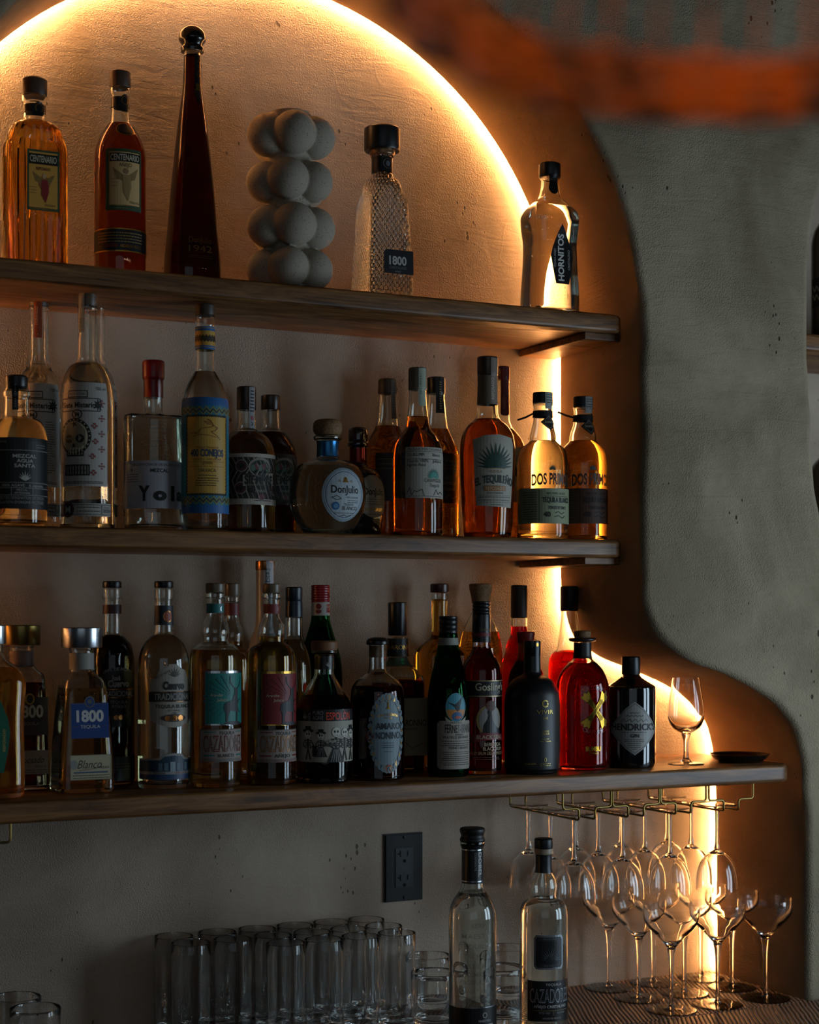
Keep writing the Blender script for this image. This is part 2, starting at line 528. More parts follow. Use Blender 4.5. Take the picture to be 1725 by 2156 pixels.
def barmat(label, x0, x1, y0, y1, rot):
    cx, cy_ = (x0+x1)/2, (y0+y1)/2
    pts = [Vector((x, y, 0)) for x, y in ((x0-cx, y0-cy_), (x1-cx, y0-cy_), (x1-cx, y1-cy_), (x0-cx, y1-cy_))]
    R = Matrix.Rotation(-rot, 3, 'Z')
    V = [R @ p for p in pts]+[R @ p+Vector((0, 0, .006)) for p in pts]
    o = mesh_obj('bar_mat', V, [(3, 2, 1, 0), (4, 5, 6, 7), (0, 1, 5, 4), (1, 2, 6, 5), (2, 3, 7, 6), (3, 0, 4, 7)], MATM, smooth=0, loc=(cx, cy_, ZW-.006))
    o.rotation_euler.z = rot
    tag(o, label, 'mat', 'woven bar mats')
barmat('brown ribbed bar mat under the stemmed coupe glasses', 1.402, 1.915, -.052, .226, math.radians(-24))
barmat('brown ribbed bar mat under the tall straight glasses', .30, 1.398, -.052, .226, math.radians(-38))
barmat('brown ribbed bar mat along the front of the worktop', .5, 2.03, -.45, -.056, math.radians(-30))

# ------------------------------------------------------------------ socket outlet
oc = at(848, 1825, YB); ow, oh = .0725, .116
ou = empty('power_outlet', (oc.x, YB, oc.z-oh/2)); tag(ou, 'black double power outlet plate on the plaster below the lowest shelf', 'power outlet')
PLATE = P('#040506', .6); FACE = P('#0e1317', .5); HOLE = P('#010101', .9)
bm = bmesh.new()
bmesh.ops.create_cube(bm, size=1, matrix=Matrix.Translation((0, -.003, oh/2)) @ Matrix.Diagonal((ow, .006, oh, 1)))
bmesh.ops.bevel(bm, geom=[e for e in bm.edges if all(v.co.y < -.003 for v in e.verts)], offset=.0022, segments=2, affect='EDGES')
bm_obj('cover_plate', bm, PLATE, ou, 30)
v, f = boxvf(-.0168, .0168, -.0072, -.0055, oh/2-.0335, oh/2+.0335)
ins = mesh_obj('receptacle', v, f, FACE, ou, smooth=0)
for zc in (oh/2+.0195, oh/2-.0215):
    vv, ff = revolve([(0, 0), (.0030, 0), (.0030, .0004), (0, .0004)], 14)
    parts = [boxvf(-.0088, -.0066, -.0075, -.007, zc-.001, zc+.0095), boxvf(-.0128, -.0088, -.0075, -.007, zc+.003, zc+.0052), boxvf(.0052, .0072, -.0075, -.007, zc-.000, zc+.0085),
             ([(x, -.0075+zz, zc-.0085+y) for x, y, zz in vv], ff)]
    v, f = join(*parts); mesh_obj('socket_holes', v, f, HOLE, ins, smooth=0)
for zz in (.0065, oh-.0065):
    vv, ff = revolve([(0, 0), (.0028, 0), (.0022, .0012), (0, .0015)], 14)
    mesh_obj('screw', [(x, -.006-zq, zz+y) for x, y, zq in vv], ff, P('#2a2d30', .3, 1), ou)

# ------------------------------------------------------------------ stemware racks
RZ0, RZ1, RZ2 = S3-.030, ZC-.312, ZC-.331
SLOTS = [1.486, 1.582, 1.678, 1.777]
def wire(hx, arm, yf, yb, parent):
    w, dx = .0019, arm
    p = [(hx, yf, RZ0+.004), (hx, yf, RZ1), (hx+dx, yf, RZ1), (hx+dx, yf, RZ2), (hx+dx, yb, RZ2), (hx+dx, yb, RZ1), (hx, yb, RZ1), (hx, yb, RZ0+.004)]
    o0 = parent.location
    v, f = tube([Vector(q)-o0 for q in p], w, 8, .006)
    mesh_obj('rail', v, f, BRASS, parent, smooth=60)
names = ['first', 'second', 'third', 'fourth']
for i, sx in enumerate(SLOTS):
    rk = empty('stemware_rack', (sx, .09, RZ0))
    tag(rk, 'brass wire rack full of wine glasses, %s from the left under the lowest shelf' % names[i], 'glass rack', 'brass stemware racks')
    wire(sx-.0465, .031, -.02, .205, rk); wire(sx+.0465, -.031, -.02, .205, rk)
hx = at(22, 1740, -.02).x
rk = empty('stemware_rack', (hx-.0465, .09, RZ0)); tag(rk, 'empty brass wire rack at the far left under the lowest shelf', 'glass rack', 'brass stemware racks')
wire(hx, -.031, -.02, .205, rk); wire(hx-.093, .031, -.02, .205, rk)

# ------------------------------------------------------------------ glassware
def glass_of(name, outer, inner, parent=None, seg=40, mat=None, loc=None, shape=None):
    v, f = revolve(outer+inner[::-1], seg, shape)
    return mesh_obj(name, v, f, mat or GLT, parent, smooth=60, loc=loc)
def wineglass():
    r = empty('wine_glass', (0, 0, 0))          # hangs upside down: z = 0 is the underside of the foot, resting on the rails
    H = .148
    bo = pchip([(.0042, -.078), (.012, -.083), (.0235, -.0925), (.0310, -.106), (.0350, -.122), (.0362, -.138), (.0362, -H)])
    bo = [(0, -.0755)]+bo
    bi = [(max(a-.0011, 0), b) for a, b in pchip([(.0, -.0835), (.010, -.0852), (.0230, -.0945), (.0308, -.1075), (.0349, -.123), (.0362, -.138), (.0362, -H)])]
    glass_of('bowl', bo, bi, r)
    st = pchip([(0, -.002), (0, -.002), (.0065, -.0035), (.0036, -.012), (.0030, -.04), (.0033, -.065), (.0055, -.077), (.0055, -.077), (0, -.0765)])
    v, f = revolve(st, 20); mesh_obj('stem', v, f, GLT, r, smooth=60)
    ft = pchip([(0, 0), (0, 0), (.034, 0), (.0345, -.0008), (.033, -.0016), (.012, -.0032), (.006, -.0042), (.006, -.0042), (0, -.0042)], 4)
    v, f = revolve(ft, 40); mesh_obj('foot', v, f, GLT, r, smooth=60)
    return r
wg = wineglass()
rows = [('front', .02), ('middle', .095), ('back', .168)]
k = 0
for ri, (rn, yy) in enumerate(rows):
    for i, sx in enumerate(SLOTS):
        o = wg if k == 0 else copy_tree(wg, (0, 0, 0))
        o.location = (sx, yy, RZ2+.0066); o.rotation_euler.z = .4*k; k += 1
        tag(o, 'wine glass hanging upside down, %s glass in the %s rack channel from the left' % ({'front': 'foremost', 'middle': 'middle', 'back': 'rearmost'}[rn], names[i]), 'wine glass', 'hanging wine glasses')
def coupe():
    r = empty('coupe_glass', (0, 0, 0))
    H = .174
    bo = [(0, .103)]+pchip([(.0048, .104), (.0105, .1105), (.0265, .1275), (.0400, .1420), (.0462, .1535), (.0475, .165), (.0474, H)])
    bi = [(max(a-.0011, 0), b) for a, b in pchip([(0, .1135), (.009, .1155), (.0255, .1305), (.0396, .1440), (.0460, .1545), (.0475, .165), (.0474, H)])]
    glass_of('bowl', bo, bi, r)
    st = pchip([(0, .003), (0, .003), (.0070, .0035), (.0042, .010), (.0036, .03), (.0038, .07), (.0052, .092), (.0078, .106), (.0078, .106), (0, .1055)])
    v, f = revolve(st, 20); mesh_obj('stem', v, f, GLT, r, smooth=60)
    ft = pchip([(0, 0), (0, 0), (.042, 0), (.0432, .0009), (.041, .0018), (.015, .0030), (.006, .0045), (.006, .0045), (0, .0045)], 4)
    v, f = revolve(ft, 44); mesh_obj('foot', v, f, GLT, r, smooth=60)
    return r
cg = coupe(); k = 0
for rn, yy in (('front', -.008), ('middle', .088), ('back', .181)):
    for nm, xx in (('left', 1.658), ('middle', 1.760), ('right', 1.860)):
        o = cg if k == 0 else copy_tree(cg, (0, 0, 0)); k += 1
        o.location = (xx+.004*math.sin(k*2.1), yy+.0015*math.cos(k*1.7), ZW)
        tag(o, 'empty coupe glass standing on the mat, %s one of the %s row of three' % (nm, rn), 'coupe glass', 'coupe glasses')
def tumbler(name, r0, r1, h, t, base, seg=40):
    o = pchip([(0, .0012), (r0*.8, .0012), (r0*.9, 0), (r0, .002), (r0, .002), (r0, .006), (r0*.6+r1*.4, h*.4), (r1, h-.001)], 5)
    i = pchip([(0, base), (r0*.55, base+.0006), (r0-t*1.4, base+.006), (r0-t, base+.012), (r0*.6+r1*.4-t, h*.4), (r1-t*.9, h-.001), (r1-t*.5, h)], 5)
    return glass_of(name, o, i, None, seg)
hb = tumbler('highball_glass', .0288, .0308, .160, .0013, .016)
GX = [(.852, .196), (.925, .197), (.993, .196), (1.059, .195), (1.125, .197), (1.187, .194), (.858, .132), (.927, .131), (.995, .132), (1.062, .130), (1.125, .128), (1.188, .129), (.990, .066), (1.054, .065), (1.116, .063), (1.180, .064)]
ordn = ['leftmost', 'second from the left', 'third from the left', 'fourth from the left', 'fifth from the left', 'rightmost']
for k, (x, y) in enumerate(GX):
    o = hb if k == 0 else hb.copy()
    if k: COL.objects.link(o)
    o.location = (x, y, ZW); o.rotation_euler.z = k*.9
    row = 'back' if k < 6 else 'middle' if k < 12 else 'front'
    j = k if k < 6 else k-6 if k < 12 else k-12
    lab = ordn[j] if k < 12 else ['leftmost', 'second from the left', 'third from the left', 'rightmost'][j]
    tag(o, 'tall straight highball glass, %s in the %s row of the block' % (lab, row), 'highball glass', 'tall highball glasses')
rg = tumbler('rocks_glass', .0345, .0375, .090, .0020, .013)
RG = [((74, 2121), 'wide rocks glass at the lower left corner, the nearer one'), ((34, 2097), 'wide rocks glass at the lower left corner, behind its twin by the wall'),
      ((916, 2046), 'rocks glass between the highballs and the black labelled bottle, nearer one'), ((905, 2026), 'rocks glass between the highballs and the black labelled bottle, against the wall'),
      ((1058, 2035), 'rocks glass standing between the two bottles on the worktop, nearer one'), ((1072, 2020), 'rocks glass between the two worktop bottles, against the wall')]
for k, (p, lab) in enumerate(RG):
    z = -.574; d = z*F/(HY-p[1]); u = (p[0]-CX)/F
    x, y = d*(sn+u*cs), CAM.y+d*(cs-u*sn)
    y = min(y, .190)
    if k in (1, 3, 5): y = .190
    else: y = min(y, .108)
    x = at(p[0], p[1], y).x
    o = rg if k == 0 else rg.copy()
    if k: COL.objects.link(o)
    o.location = (x, y, ZW); tag(o, lab, 'rocks glass', 'rocks glasses')
rr = rg.copy(); COL.objects.link(rr); rr.location = (.44, .05, ZW); rr.rotation_euler.z = 1
tag(rr, 'rocks glass cut by the left picture edge beside the lower left pair', 'rocks glass', 'rocks glasses')

def tasting():
    r = empty('tasting_glass', at(1445, 1600, .045)*1.0)
    r.location.z = S3
    bo = [(0, .0525)]+pchip([(.0045, .0530), (.012, .0560), (.0250, .0655), (.0312, .082), (.0305, .102), (.0262, .130), (.0236, .150)])
    bi = [(max(a-.0010, 0), b) for a, b in pchip([(0, .0605), (.011, .0615), (.0240, .0690), (.0311, .084), (.0305, .102), (.0262, .130), (.0236, .150)])]
    glass_of('bowl', bo, bi, r)
    st = pchip([(0, .002), (0, .002), (.010, .0045), (.0052, .011), (.0042, .025), (.0048, .040), (.0088, .0540), (.0088, .0540), (0, .0535)])
    v, f = revolve(st, 24); mesh_obj('stem', v, f, GLT, r, smooth=60)
    ft = pchip([(0, 0), (0, 0), (.0305, 0), (.0315, .001), (.030, .002), (.014, .0042), (.008, .0062), (.008, .0062), (0, .0062)], 4)
    v, f = revolve(ft, 44); mesh_obj('foot', v, f, GLT, r, smooth=60)
    tag(r, 'small stemmed tasting glass standing right of the black apothecary bottle', 'tasting glass')
tasting()
sp_ = at(1558, 1600, .045)
v, f = revolve(pchip([(0, .0), (0, 0), (.034, 0), (.037, .0015), (.037, .0015), (.046, .006), (.052, .0135), (.0530, .0142), (.0520, .0145), (.046, .0085), (.036, .0048), (.036, .0048), (0, .0040)], 4), 56)
tag(mesh_obj('saucer', v, f, P('#0e0c0d', .25), smooth=50, loc=(sp_.x, .045, S3)), 'small black saucer at the right end of the lowest shelf', 'saucer')

# ------------------------------------------------------------------ stoneware vase of stacked balls
vp = at(611, 600, .10); sv = depth_at(611, .10)/F
bm = bmesh.new()
rb, rr_ = 45*sv, 51*sv
th0 = -math.atan2(vp.x, .1-CAM.y)
for k, yy in enumerate((292, 388, 483, 572)):
    z = (HY-yy)*sv+ZC-S1
    for i in range(5):
        a = th0+math.radians(72*i+(-62 if k % 2 == 0 else -4))
        bmesh.ops.create_uvsphere(bm, u_segments=32, v_segments=20, radius=rb*(1.0 if k % 2 == 0 else .95),
            matrix=Matrix.Translation((rr_*math.sin(a), -rr_*math.cos(a), max(z, rb*.8))) @ Matrix.Diagonal((1, 1, 1.0, 1)))
zt = (HY-238)*sv+ZC-S1
bmesh.ops.create_cone(bm, cap_ends=True, segments=40, radius1=44*sv, radius2=44*sv, depth=zt-.002, matrix=Matrix.Translation((0, 0, zt/2)))
vs = bm_obj('vase', bm, ceramicm(), smooth=60, loc=(vp.x, .10, S1))
rm = vs.modifiers.new('remesh', 'REMESH'); rm.mode = 'VOXEL'; rm.voxel_size = .0014
sm = vs.modifiers.new('smooth', 'SMOOTH'); sm.factor = .5; sm.iterations = 3
dg = bpy.context.evaluated_depsgraph_get()
me = bpy.data.meshes.new_from_object(vs.evaluated_get(dg)); vs.modifiers.clear(); vs.data = me
bm = bmesh.new(); bm.from_mesh(me)
for z, keep in ((zt, False), (0.0, True)):
    bmesh.ops.bisect_plane(bm, geom=bm.verts[:]+bm.edges[:]+bm.faces[:], plane_co=(0, 0, z), plane_no=(0, 0, 1), clear_outer=not keep, clear_inner=keep)
    bmesh.ops.holes_fill(bm, edges=[e for e in bm.edges if e.is_boundary], sides=0)
bm.to_mesh(me); bm.free(); me.shade_smooth(); me.set_sharp_from_angle(angle=math.radians(45))
tag(vs, 'grey speckled stoneware vase shaped as stacked rows of balls on the top shelf', 'vase')

# ------------------------------------------------------------------ woven pendant lamp, close to the camera
LS = .54                                   # scale of the lamp's layout around the camera side of the bar
lx, ly, lz = .590*LS, -2.36+.712*LS, ZC+.350*LS
lamp = empty('pendant_lamp', (lx, ly, lz-.022*LS)); lamp.scale = (LS, LS, LS); tag(lamp, 'out of focus orange woven rattan pendant lamp hanging in the foreground', 'pendant lamp')
RAT = rattanm()
parts = []
for s in range(5):
    path = []
    for i in range(240):
        a = 2*math.pi*i/240
        rad = .220+.0052*math.sin(20*a+(math.pi if s % 2 else 0))
        path.append((rad*math.cos(a), rad*math.sin(a), .0045+.0088*s+.0010*math.sin(7*a+s)))
    parts.append(tube(path, .0047, 8, 0, True))
v, f = join(*parts); mesh_obj('woven_band', v, f, RAT, lamp, smooth=80)
parts = []
for i in range(40):
    a = 2*math.pi*(i+.5)/40
    parts.append(tube([(.219*math.cos(a), .219*math.sin(a), .002), (.217*math.cos(a), .217*math.sin(a), .06), (.19*math.cos(a), .19*math.sin(a), .16), (.10*math.cos(a), .10*math.sin(a), .25), (.03*math.cos(a), .03*math.sin(a), .28)], .0020, 6, .03))
v, f = join(*parts); mesh_obj('shade_ribs', v, f, RAT, lamp, smooth=80)
v, f = revolve(pchip([(0, .17), (.012, .172), (.028, .195), (.028, .205), (.016, .235), (.013, .25), (.013, .25), (0, .25)]), 24)
mesh_obj('bulb', v, f, emis('filament_glow', (1, .55, .2), 6), lamp)
v, f = join(tube([(0, 0, .28), (0, 0, 1.2)], .003), revolve([(0, .25), (.018, .25), (.018, .285), (0, .285)], 20)); mesh_obj('cord', v, f, BLACK, lamp)
l = bpy.data.lights.new('pendant_bulb', 'POINT'); l.energy = .30; l.color = (1, .42, .10); l.shadow_soft_size = .03
o = bpy.data.objects.new('pendant_bulb', l); COL.objects.link(o); o.location = (lx, ly, lz+.12*LS)

# ------------------------------------------------------------------ labels printed and wrapped on bottles
_T = {}
def text2d(s, bold=0.0):
    k = (s, bold)
    if k in _T: return _T[k]
    c = bpy.data.curves.new('t', 'FONT'); c.body = s; c.size = 1; c.align_x = 'CENTER'; c.offset = bold; c.resolution_u = 3
    o = bpy.data.objects.new('t', c); COL.objects.link(o)
    me = bpy.data.meshes.new_from_object(o.evaluated_get(bpy.context.evaluated_depsgraph_get()))
    V = [(v.co.x, v.co.y) for v in me.vertices]; Fc = [tuple(p.vertices) for p in me.polygons]
    bpy.data.objects.remove(o); bpy.data.curves.remove(c); bpy.data.meshes.remove(me)
    _T[k] = (V, Fc)
    return _T[k]
_H = text2d('H'); CAPH = max(v[1] for v in _H[0])
def cut(V, Fc, step, horiz=None):
    bm = bmesh.new(); vs = [bm.verts.new((x, y, 0)) for x, y in V]
    for f in Fc:
        try: bm.faces.new([vs[i] for i in f])
        except ValueError: pass
    for ax, st in ((0, step), (1, horiz)):
        if not st: continue
        lo = min(v.co[ax] for v in bm.verts); hi = max(v.co[ax] for v in bm.verts)
        k = math.floor(lo/st)+1
        while k*st < hi-1e-6:
            co = [0, 0, 0]; no = [0, 0, 0]; co[ax] = k*st; no[ax] = 1
            bmesh.ops.bisect_plane(bm, geom=bm.verts[:]+bm.edges[:]+bm.faces[:], plane_co=co, plane_no=no); k += 1
    bm.verts.index_update()
    V = [(v.co.x, v.co.y) for v in bm.verts]; Fc = [tuple(v.index for v in f.verts) for f in bm.faces]
    bm.free()
    return V, Fc

class Bottle:
    """A bottle given by its silhouette in the photograph: half widths and heights in pixels, at the distance of its own row."""
    def __init__(s, name, label, cx, Y, zs, prof, glass, liq=None, fill=None, group=None, t=.0024, shape=None, rot=0.0, seg=48, punt=.006, cat='bottle'):
        s.cx, s.Y, s.zs = cx, Y, zs
        s.p = at(cx, 1000, Y); s.s = depth_at(cx, Y)/F
        s.root = empty(name, (s.p.x, Y, zs)); tag(s.root, label, cat, group)
        s.shape, s.rot, s.seg = shape, rot, seg
        s.view = -math.atan2(s.p.x, Y-CAM.y)
        yb = HY-(zs-ZC)/s.s
        s.yb = yb
        pr = [(hw, yb if y is None else y) for hw, y in prof]
        q = [(h*s.s, s.z(y)) for h, y in pr]
        r0 = q[0][0]; c = min(.004, r0*.2)
        q = [(0, punt*.5), (r0*.55, .0015), (r0-c*1.6, 0), (r0-c*.4, c*.35), (r0, c*1.3), (r0, c*1.3)]+q[1:] if punt else [(0, 0), (0, 0), (r0, 0), (r0, 0)]+q[1:]
        s.out = pchip(q)
        s.profs = [s.out]
        if t:
            inn = [(max(r, 0), z) for r, z in offset_in(s.out, t)]
            zb = .007
            body = [(r, z) for r, z in inn if z > zb+.002 and r > .002]
            rb = body[0][0]
            inn = [(0, zb), (rb*.6, zb+.0004), (rb*.92, zb+.001)]+body
            top = s.out[-1]
            inn[-1] = (max(top[0]-t, .003), top[1])
            s.inn = inn
            v, f = revolve(s.out+inn[::-1], seg, shape)
        else:
            s.inn = None
            v, f = revolve(s.out+[(0, s.out[-1][1])], seg, shape)
        g = mesh_obj('bottle_glass', v, f, glass, s.root, smooth=50); g.rotation_euler.z = rot
        s.glass = g
        if liq and t:
            zf = s.z(fill)
            lp = [(r+.0003 if r > 0 else 0, z-.0003 if i < 3 else z) for i, (r, z) in enumerate(inn) if z < zf]
            rf = rad_on(inn, zf) or lp[-1][0]
            lp += [(rf+.0003, zf), (0, zf)]
            v, f = revolve(lp, seg, shape)
            l = mesh_obj('liquid', v, f, liq, s.root, smooth=50); l.rotation_euler.z = rot
    def z(s, y): return ZC+(HY-y)*s.s-s.zs
    def rad(s, z):
        rs = [r for r in (rad_on(p, z) for p in s.profs) if r]
        return max(rs) if rs else s.profs[0][-1][0]
    def part(s, name, prof, mat, parent=None, dx=0, seg=40, solid=True, sharp=40, track=True):
        "a lathed part, points (half width, y) listed from the bottom up"
        q = pchip([(h*s.s, s.z(y)) for h, y in prof], 4)
        if track: s.profs.append(q)
        if solid: q = [(0, q[0][1])]+q+[(0, q[-1][1])]
        v, f = revolve(q, seg)
        o = mesh_obj(name, v, f, mat, parent or s.root, smooth=sharp)
        return o
    def cap(s, hw, y0, y1, mat, name='cap', bev=2, ridges=0, hw1=None):
        "plain cap from y0 (bottom) up to y1 (top)"
        h1 = hw1 or hw
        pr = [(hw-bev*.5, y0), (hw-bev*.5, y0), (hw, y0-bev), (hw, y0-bev)]
        for k in range(ridges):
            yy = y0-bev-(y0-y1-2*bev)*(k+.5)/ridges; d = (y0-y1)/ridges*.22
            pr += [(hw, yy+d), (hw, yy+d), (hw-1.4, yy), (hw-1.4, yy), (hw, yy-d), (hw, yy-d)]
        pr += [(h1, y1+bev), (h1, y1+bev), (h1-bev, y1), (h1-bev, y1)]
        return s.part(name, pr, mat)
    def band(s, y0, y1, mat, name='neck_label', gap=.0005):
        "sleeve hugging the neck between two heights"
        za, zb = s.z(y0), s.z(y1)
        q = [(s.rad(za+(zb-za)*k/10)+gap, za+(zb-za)*k/10) for k in range(11)]
        v, f = revolve([(q[0][0]-gap*.9, q[0][1])]+q+[(q[-1][0]-gap*.9, q[-1][1])], 40)
        return mesh_obj(name, v, f, mat, s.root, smooth=40)
    def label(s, lx, items, name='label', face=None, gap=.0005, horiz=8, curved=True):
        """items in pixels: x measured along the surface from the label's middle, y in the photograph.
        face = angle of a flat side (0 is the front) for straight sided bottles, lx is then measured from its middle"""
        i0 = items[0]
        yr = (i0[3]+i0[4])/2 if i0[0] == 'r' else i0[2] if i0[0] in 'eo' else i0[3] if i0[0] == 't' else sum(q[1] for q in i0[1])/len(i0[1])
        hw = s.rad(s.z(yr))/s.s
        if face is None:
            off = max(-.97, min(.97, (lx-s.cx)/hw)); th0 = s.view+math.asin(off)
        V, Fc, MI, mats = [], [], [], []
        step = hw*math.radians(7)
        lay = 0
        for it in items:
            kind = it[0]
            mat = it[-1] if not isinstance(it[-1], dict) else it[-2]
            opt = it[-1] if isinstance(it[-1], dict) else {}
            if mat not in mats: mats.append(mat)
            if kind == 'r':
                x0, x1, y0, y1 = it[1:5]
                n = max(1, int(math.ceil(abs(x1-x0)/step))) if face is None else 1
                m = max(1, int(math.ceil(abs(y1-y0)/horiz)))
                if face is not None: m = max(1, m//2)
                v = [(x0+(x1-x0)*i/n, y0+(y1-y0)*j/m) for j in range(m+1) for i in range(n+1)]
                f = [(j*(n+1)+i, j*(n+1)+i+1, (j+1)*(n+1)+i+1, (j+1)*(n+1)+i) for j in range(m) for i in range(n)]
            else:
                if kind == 'e':
                    x, y, rx, ry = it[1:5]; k = opt.get('n', 28)
                    v = [(x+rx*math.cos(2*math.pi*i/k), y+ry*math.sin(2*math.pi*i/k)) for i in range(k)]; f = [tuple(range(k))]
                elif kind == 'o':                       # ring
                    x, y, rx, ry, w = it[1:6]; k = 32
                    v = [(x+(rx-q)*math.cos(2*math.pi*i/k), y+(ry-q)*math.sin(2*math.pi*i/k)) for q in (0, w) for i in range(k)]
                    f = [(i, (i+1) % k, k+(i+1) % k, k+i) for i in range(k)]
                elif kind == 'p':
                    v = list(it[1]); f = [tuple(t) for t in tessellate_polygon([[Vector((a, b, 0)) for a, b in v]])]
                elif kind == 'l':                       # stroke
                    pts, w = it[1], it[2]; v, f = [], []
                    for a, b in zip(pts, pts[1:]):
                        L = math.hypot(b[0]-a[0], b[1]-a[1]) or 1; nx, ny = -(b[1]-a[1])/L*w/2, (b[0]-a[0])/L*w/2
                        k = len(v); v += [(a[0]+nx, a[1]+ny), (b[0]+nx, b[1]+ny), (b[0]-nx, b[1]-ny), (a[0]-nx, a[1]-ny)]; f.append((k, k+1, k+2, k+3))
                elif kind == 't':
                    txt, x, y, h = it[1:5]
                    tv, f = text2d(txt, opt.get('b', 0))
                    sc = h/CAPH; sx = sc
                    x0 = min(q[0] for q in tv); x1 = max(q[0] for q in tv)
                    if 'w' in opt: sx = opt['w']/(x1-x0)
                    xm = (x0+x1)/2
                    v = [((q[0]-xm)*sx, -q[1]*sc) for q in tv]
                    bend = opt.get('bend', 0)
                    if bend: v = [(a, b+bend*a*a) for a, b in v]
                    if 'it' in opt: v = [(a-b*opt['it'], b) for a, b in v]
                    rt = math.radians(opt.get('rot', 0))
                    v = [(x+a*math.cos(rt)-b*math.sin(rt), y+a*math.sin(rt)+b*math.cos(rt)) for a, b in v]
                v, f = cut(v, f, step if face is None else None, horiz if curved else None)
            lay += 1
            h = gap+min(lay, 9)*.00009
            b = len(V)
            for x, y in v:
                z = s.z(y)
                r = s.rad(z)
                if face is None:
                    th = th0+x/hw
                    if s.shape:
                        th_ = th-s.rot
                        px, py = s.shape(th_, r, z); rr = math.hypot(px, py)+h
                        an = math.atan2(px, -py)+s.rot
                        V.append((rr*math.sin(an), -rr*math.cos(an), z))
                    else:
                        V.append(((r+h)*math.sin(th), -(r+h)*math.cos(th), z))
                else:
                    px, py = s.shape(face, r, z) if s.shape else (r*math.sin(face), -r*math.cos(face))
                    dd = px*math.sin(face)-py*math.cos(face)
                    fx = (x+lx)*s.s
                    an = face+s.rot
                    V.append(((dd+h)*math.sin(an)+fx*math.cos(an), -(dd+h)*math.cos(an)+fx*math.sin(an), z))
            for q in f:
                Fc.append(tuple(i+b for i in q)); MI.append(mats.index(mat))
        o = mesh_obj(name, V, Fc, mats, s.root, midx=MI, smooth=0, recalc=False)
        # a label is a sheet of its own thickness
        bm = bmesh.new(); bm.from_mesh(o.data)
        for fc in bm.faces:
            c = fc.calc_center_median()
            if fc.normal.dot(Vector((c.x, c.y, 0))) < 0: fc.normal_flip()
        bm.to_mesh(o.data); bm.free()
        return o

def squircle(n, fx=1.0, fy=1.0, zround=None, flutes=0, fl=0.0):
    "rounded-square cross-section that turns round above zround"
    def sh(a, r, z):
        sa, ca = math.sin(a), math.cos(a)
        k = 0.0 if zround is None else max(0.0, min(1.0, (z-zround[0])/(zround[1]-zround[0])))
        m = n*(1-k)+2*k
        g = (abs(sa)**m+abs(ca)**m)**(-1/m)
        gx, gy = fx*(1-k)+k, fy*(1-k)+k
        q = 1.0
        if flutes: q = 1+fl*(1-k)*(abs(math.sin(a*flutes/2))-.5)
        return (r*g*gx*sa*q, -r*g*gy*ca*q)
    return sh

# glass and liquid colours
def liquid(name, col): return glassm('liquid_'+name, col, 0, 1.34)
LCLEAR = liquid('clear', (.985, .99, .985)); LGOLD = liquid('gold', (.92, .69, .28)); LAMBER = liquid('amber', (.72, .44, .155))
LDARK = liquid('dark_amber', (.36, .105, .035)); LRED = liquid('red', (.80, .035, .02)); LPALE = liquid('pale', (.88, .80, .58)); LRUM = liquid('rum', (.42, .045, .02))
LBROWN = liquid('brown', (.16, .04, .02)); LCLEAR_LIT = liquid('copper', (.80, .58, .37))  # copper is a clear spirit, orange light from behind put into its colour
GREEN = glassm('green_glass', (.10, .42, .16)); BROWN = glassm('brown_glass', (.17, .05, .025)); FROST = glassm('frosted_glass', (.86, .87, .88), .35)
def cutglass():
    m, nt, out = newmat('diamond_cut_glass')
    b = nt.nodes.new('ShaderNodeBsdfGlass'); b.inputs['Color'].default_value = (.97, .98, .97, 1); b.inputs['IOR'].default_value = 1.45; b.inputs['Roughness'].default_value = 0
    tc = nt.nodes.new('ShaderNodeTexCoord'); sp = nt.nodes.new('ShaderNodeSeparateXYZ'); nt.links.new(tc.outputs['Object'], sp.inputs[0])
    xy = math_(nt, 'MULTIPLY', math_(nt, 'SUBTRACT', sp.outputs[0], sp.outputs[1]), math.pi/.0078)
    zz = math_(nt, 'MULTIPLY', sp.outputs[2], math.pi/.0115)
    h = math_(nt, 'MULTIPLY', math_(nt, 'ABSOLUTE', math_(nt, 'SINE', math_(nt, 'ADD', xy, zz))), math_(nt, 'ABSOLUTE', math_(nt, 'SINE', math_(nt, 'SUBTRACT', xy, zz))))
    bp = nt.nodes.new('ShaderNodeBump'); bp.inputs['Strength'].default_value = .85; bp.inputs['Distance'].default_value = .0022
    nt.links.new(h, bp.inputs['Height']); nt.links.new(bp.outputs[0], b.inputs['Normal']); nt.links.new(b.outputs[0], out.inputs[0])
    return m
CUT = cutglass()
SMOKE = glassm('smoky_glass', (.55, .50, .45))
R_ = P('#8f1a14', .5); REDCAP = P('#8a1216', .35); PAPER = P('#bdb8ad', .65); GREYP = P('#9c9a94', .65); GREENP = P('#8d9a80', .65); TEAL = P('#0f7a70', .5)
BLUE = P('#153f7d', .45); BLUE2 = P('#1e5f9c', .5); YELL = P('#c79a3c', .45); REDP = P('#8c2322', .5); DKBROWN = P('#4a2f1c', .5); COPPER = P('#a8703f', .3, 1)
CAPB = P('#3c2a1b', .5); ORANGE = P('#a2481d', .55); FOIL = P('#2f6f9f', .25, .8); REDFOIL = P('#7a1712', .25, .6); DKGREEN = P('#1d4a32', .5); PINKP = P('#b98a86', .6)
CLRFILM = embossm()

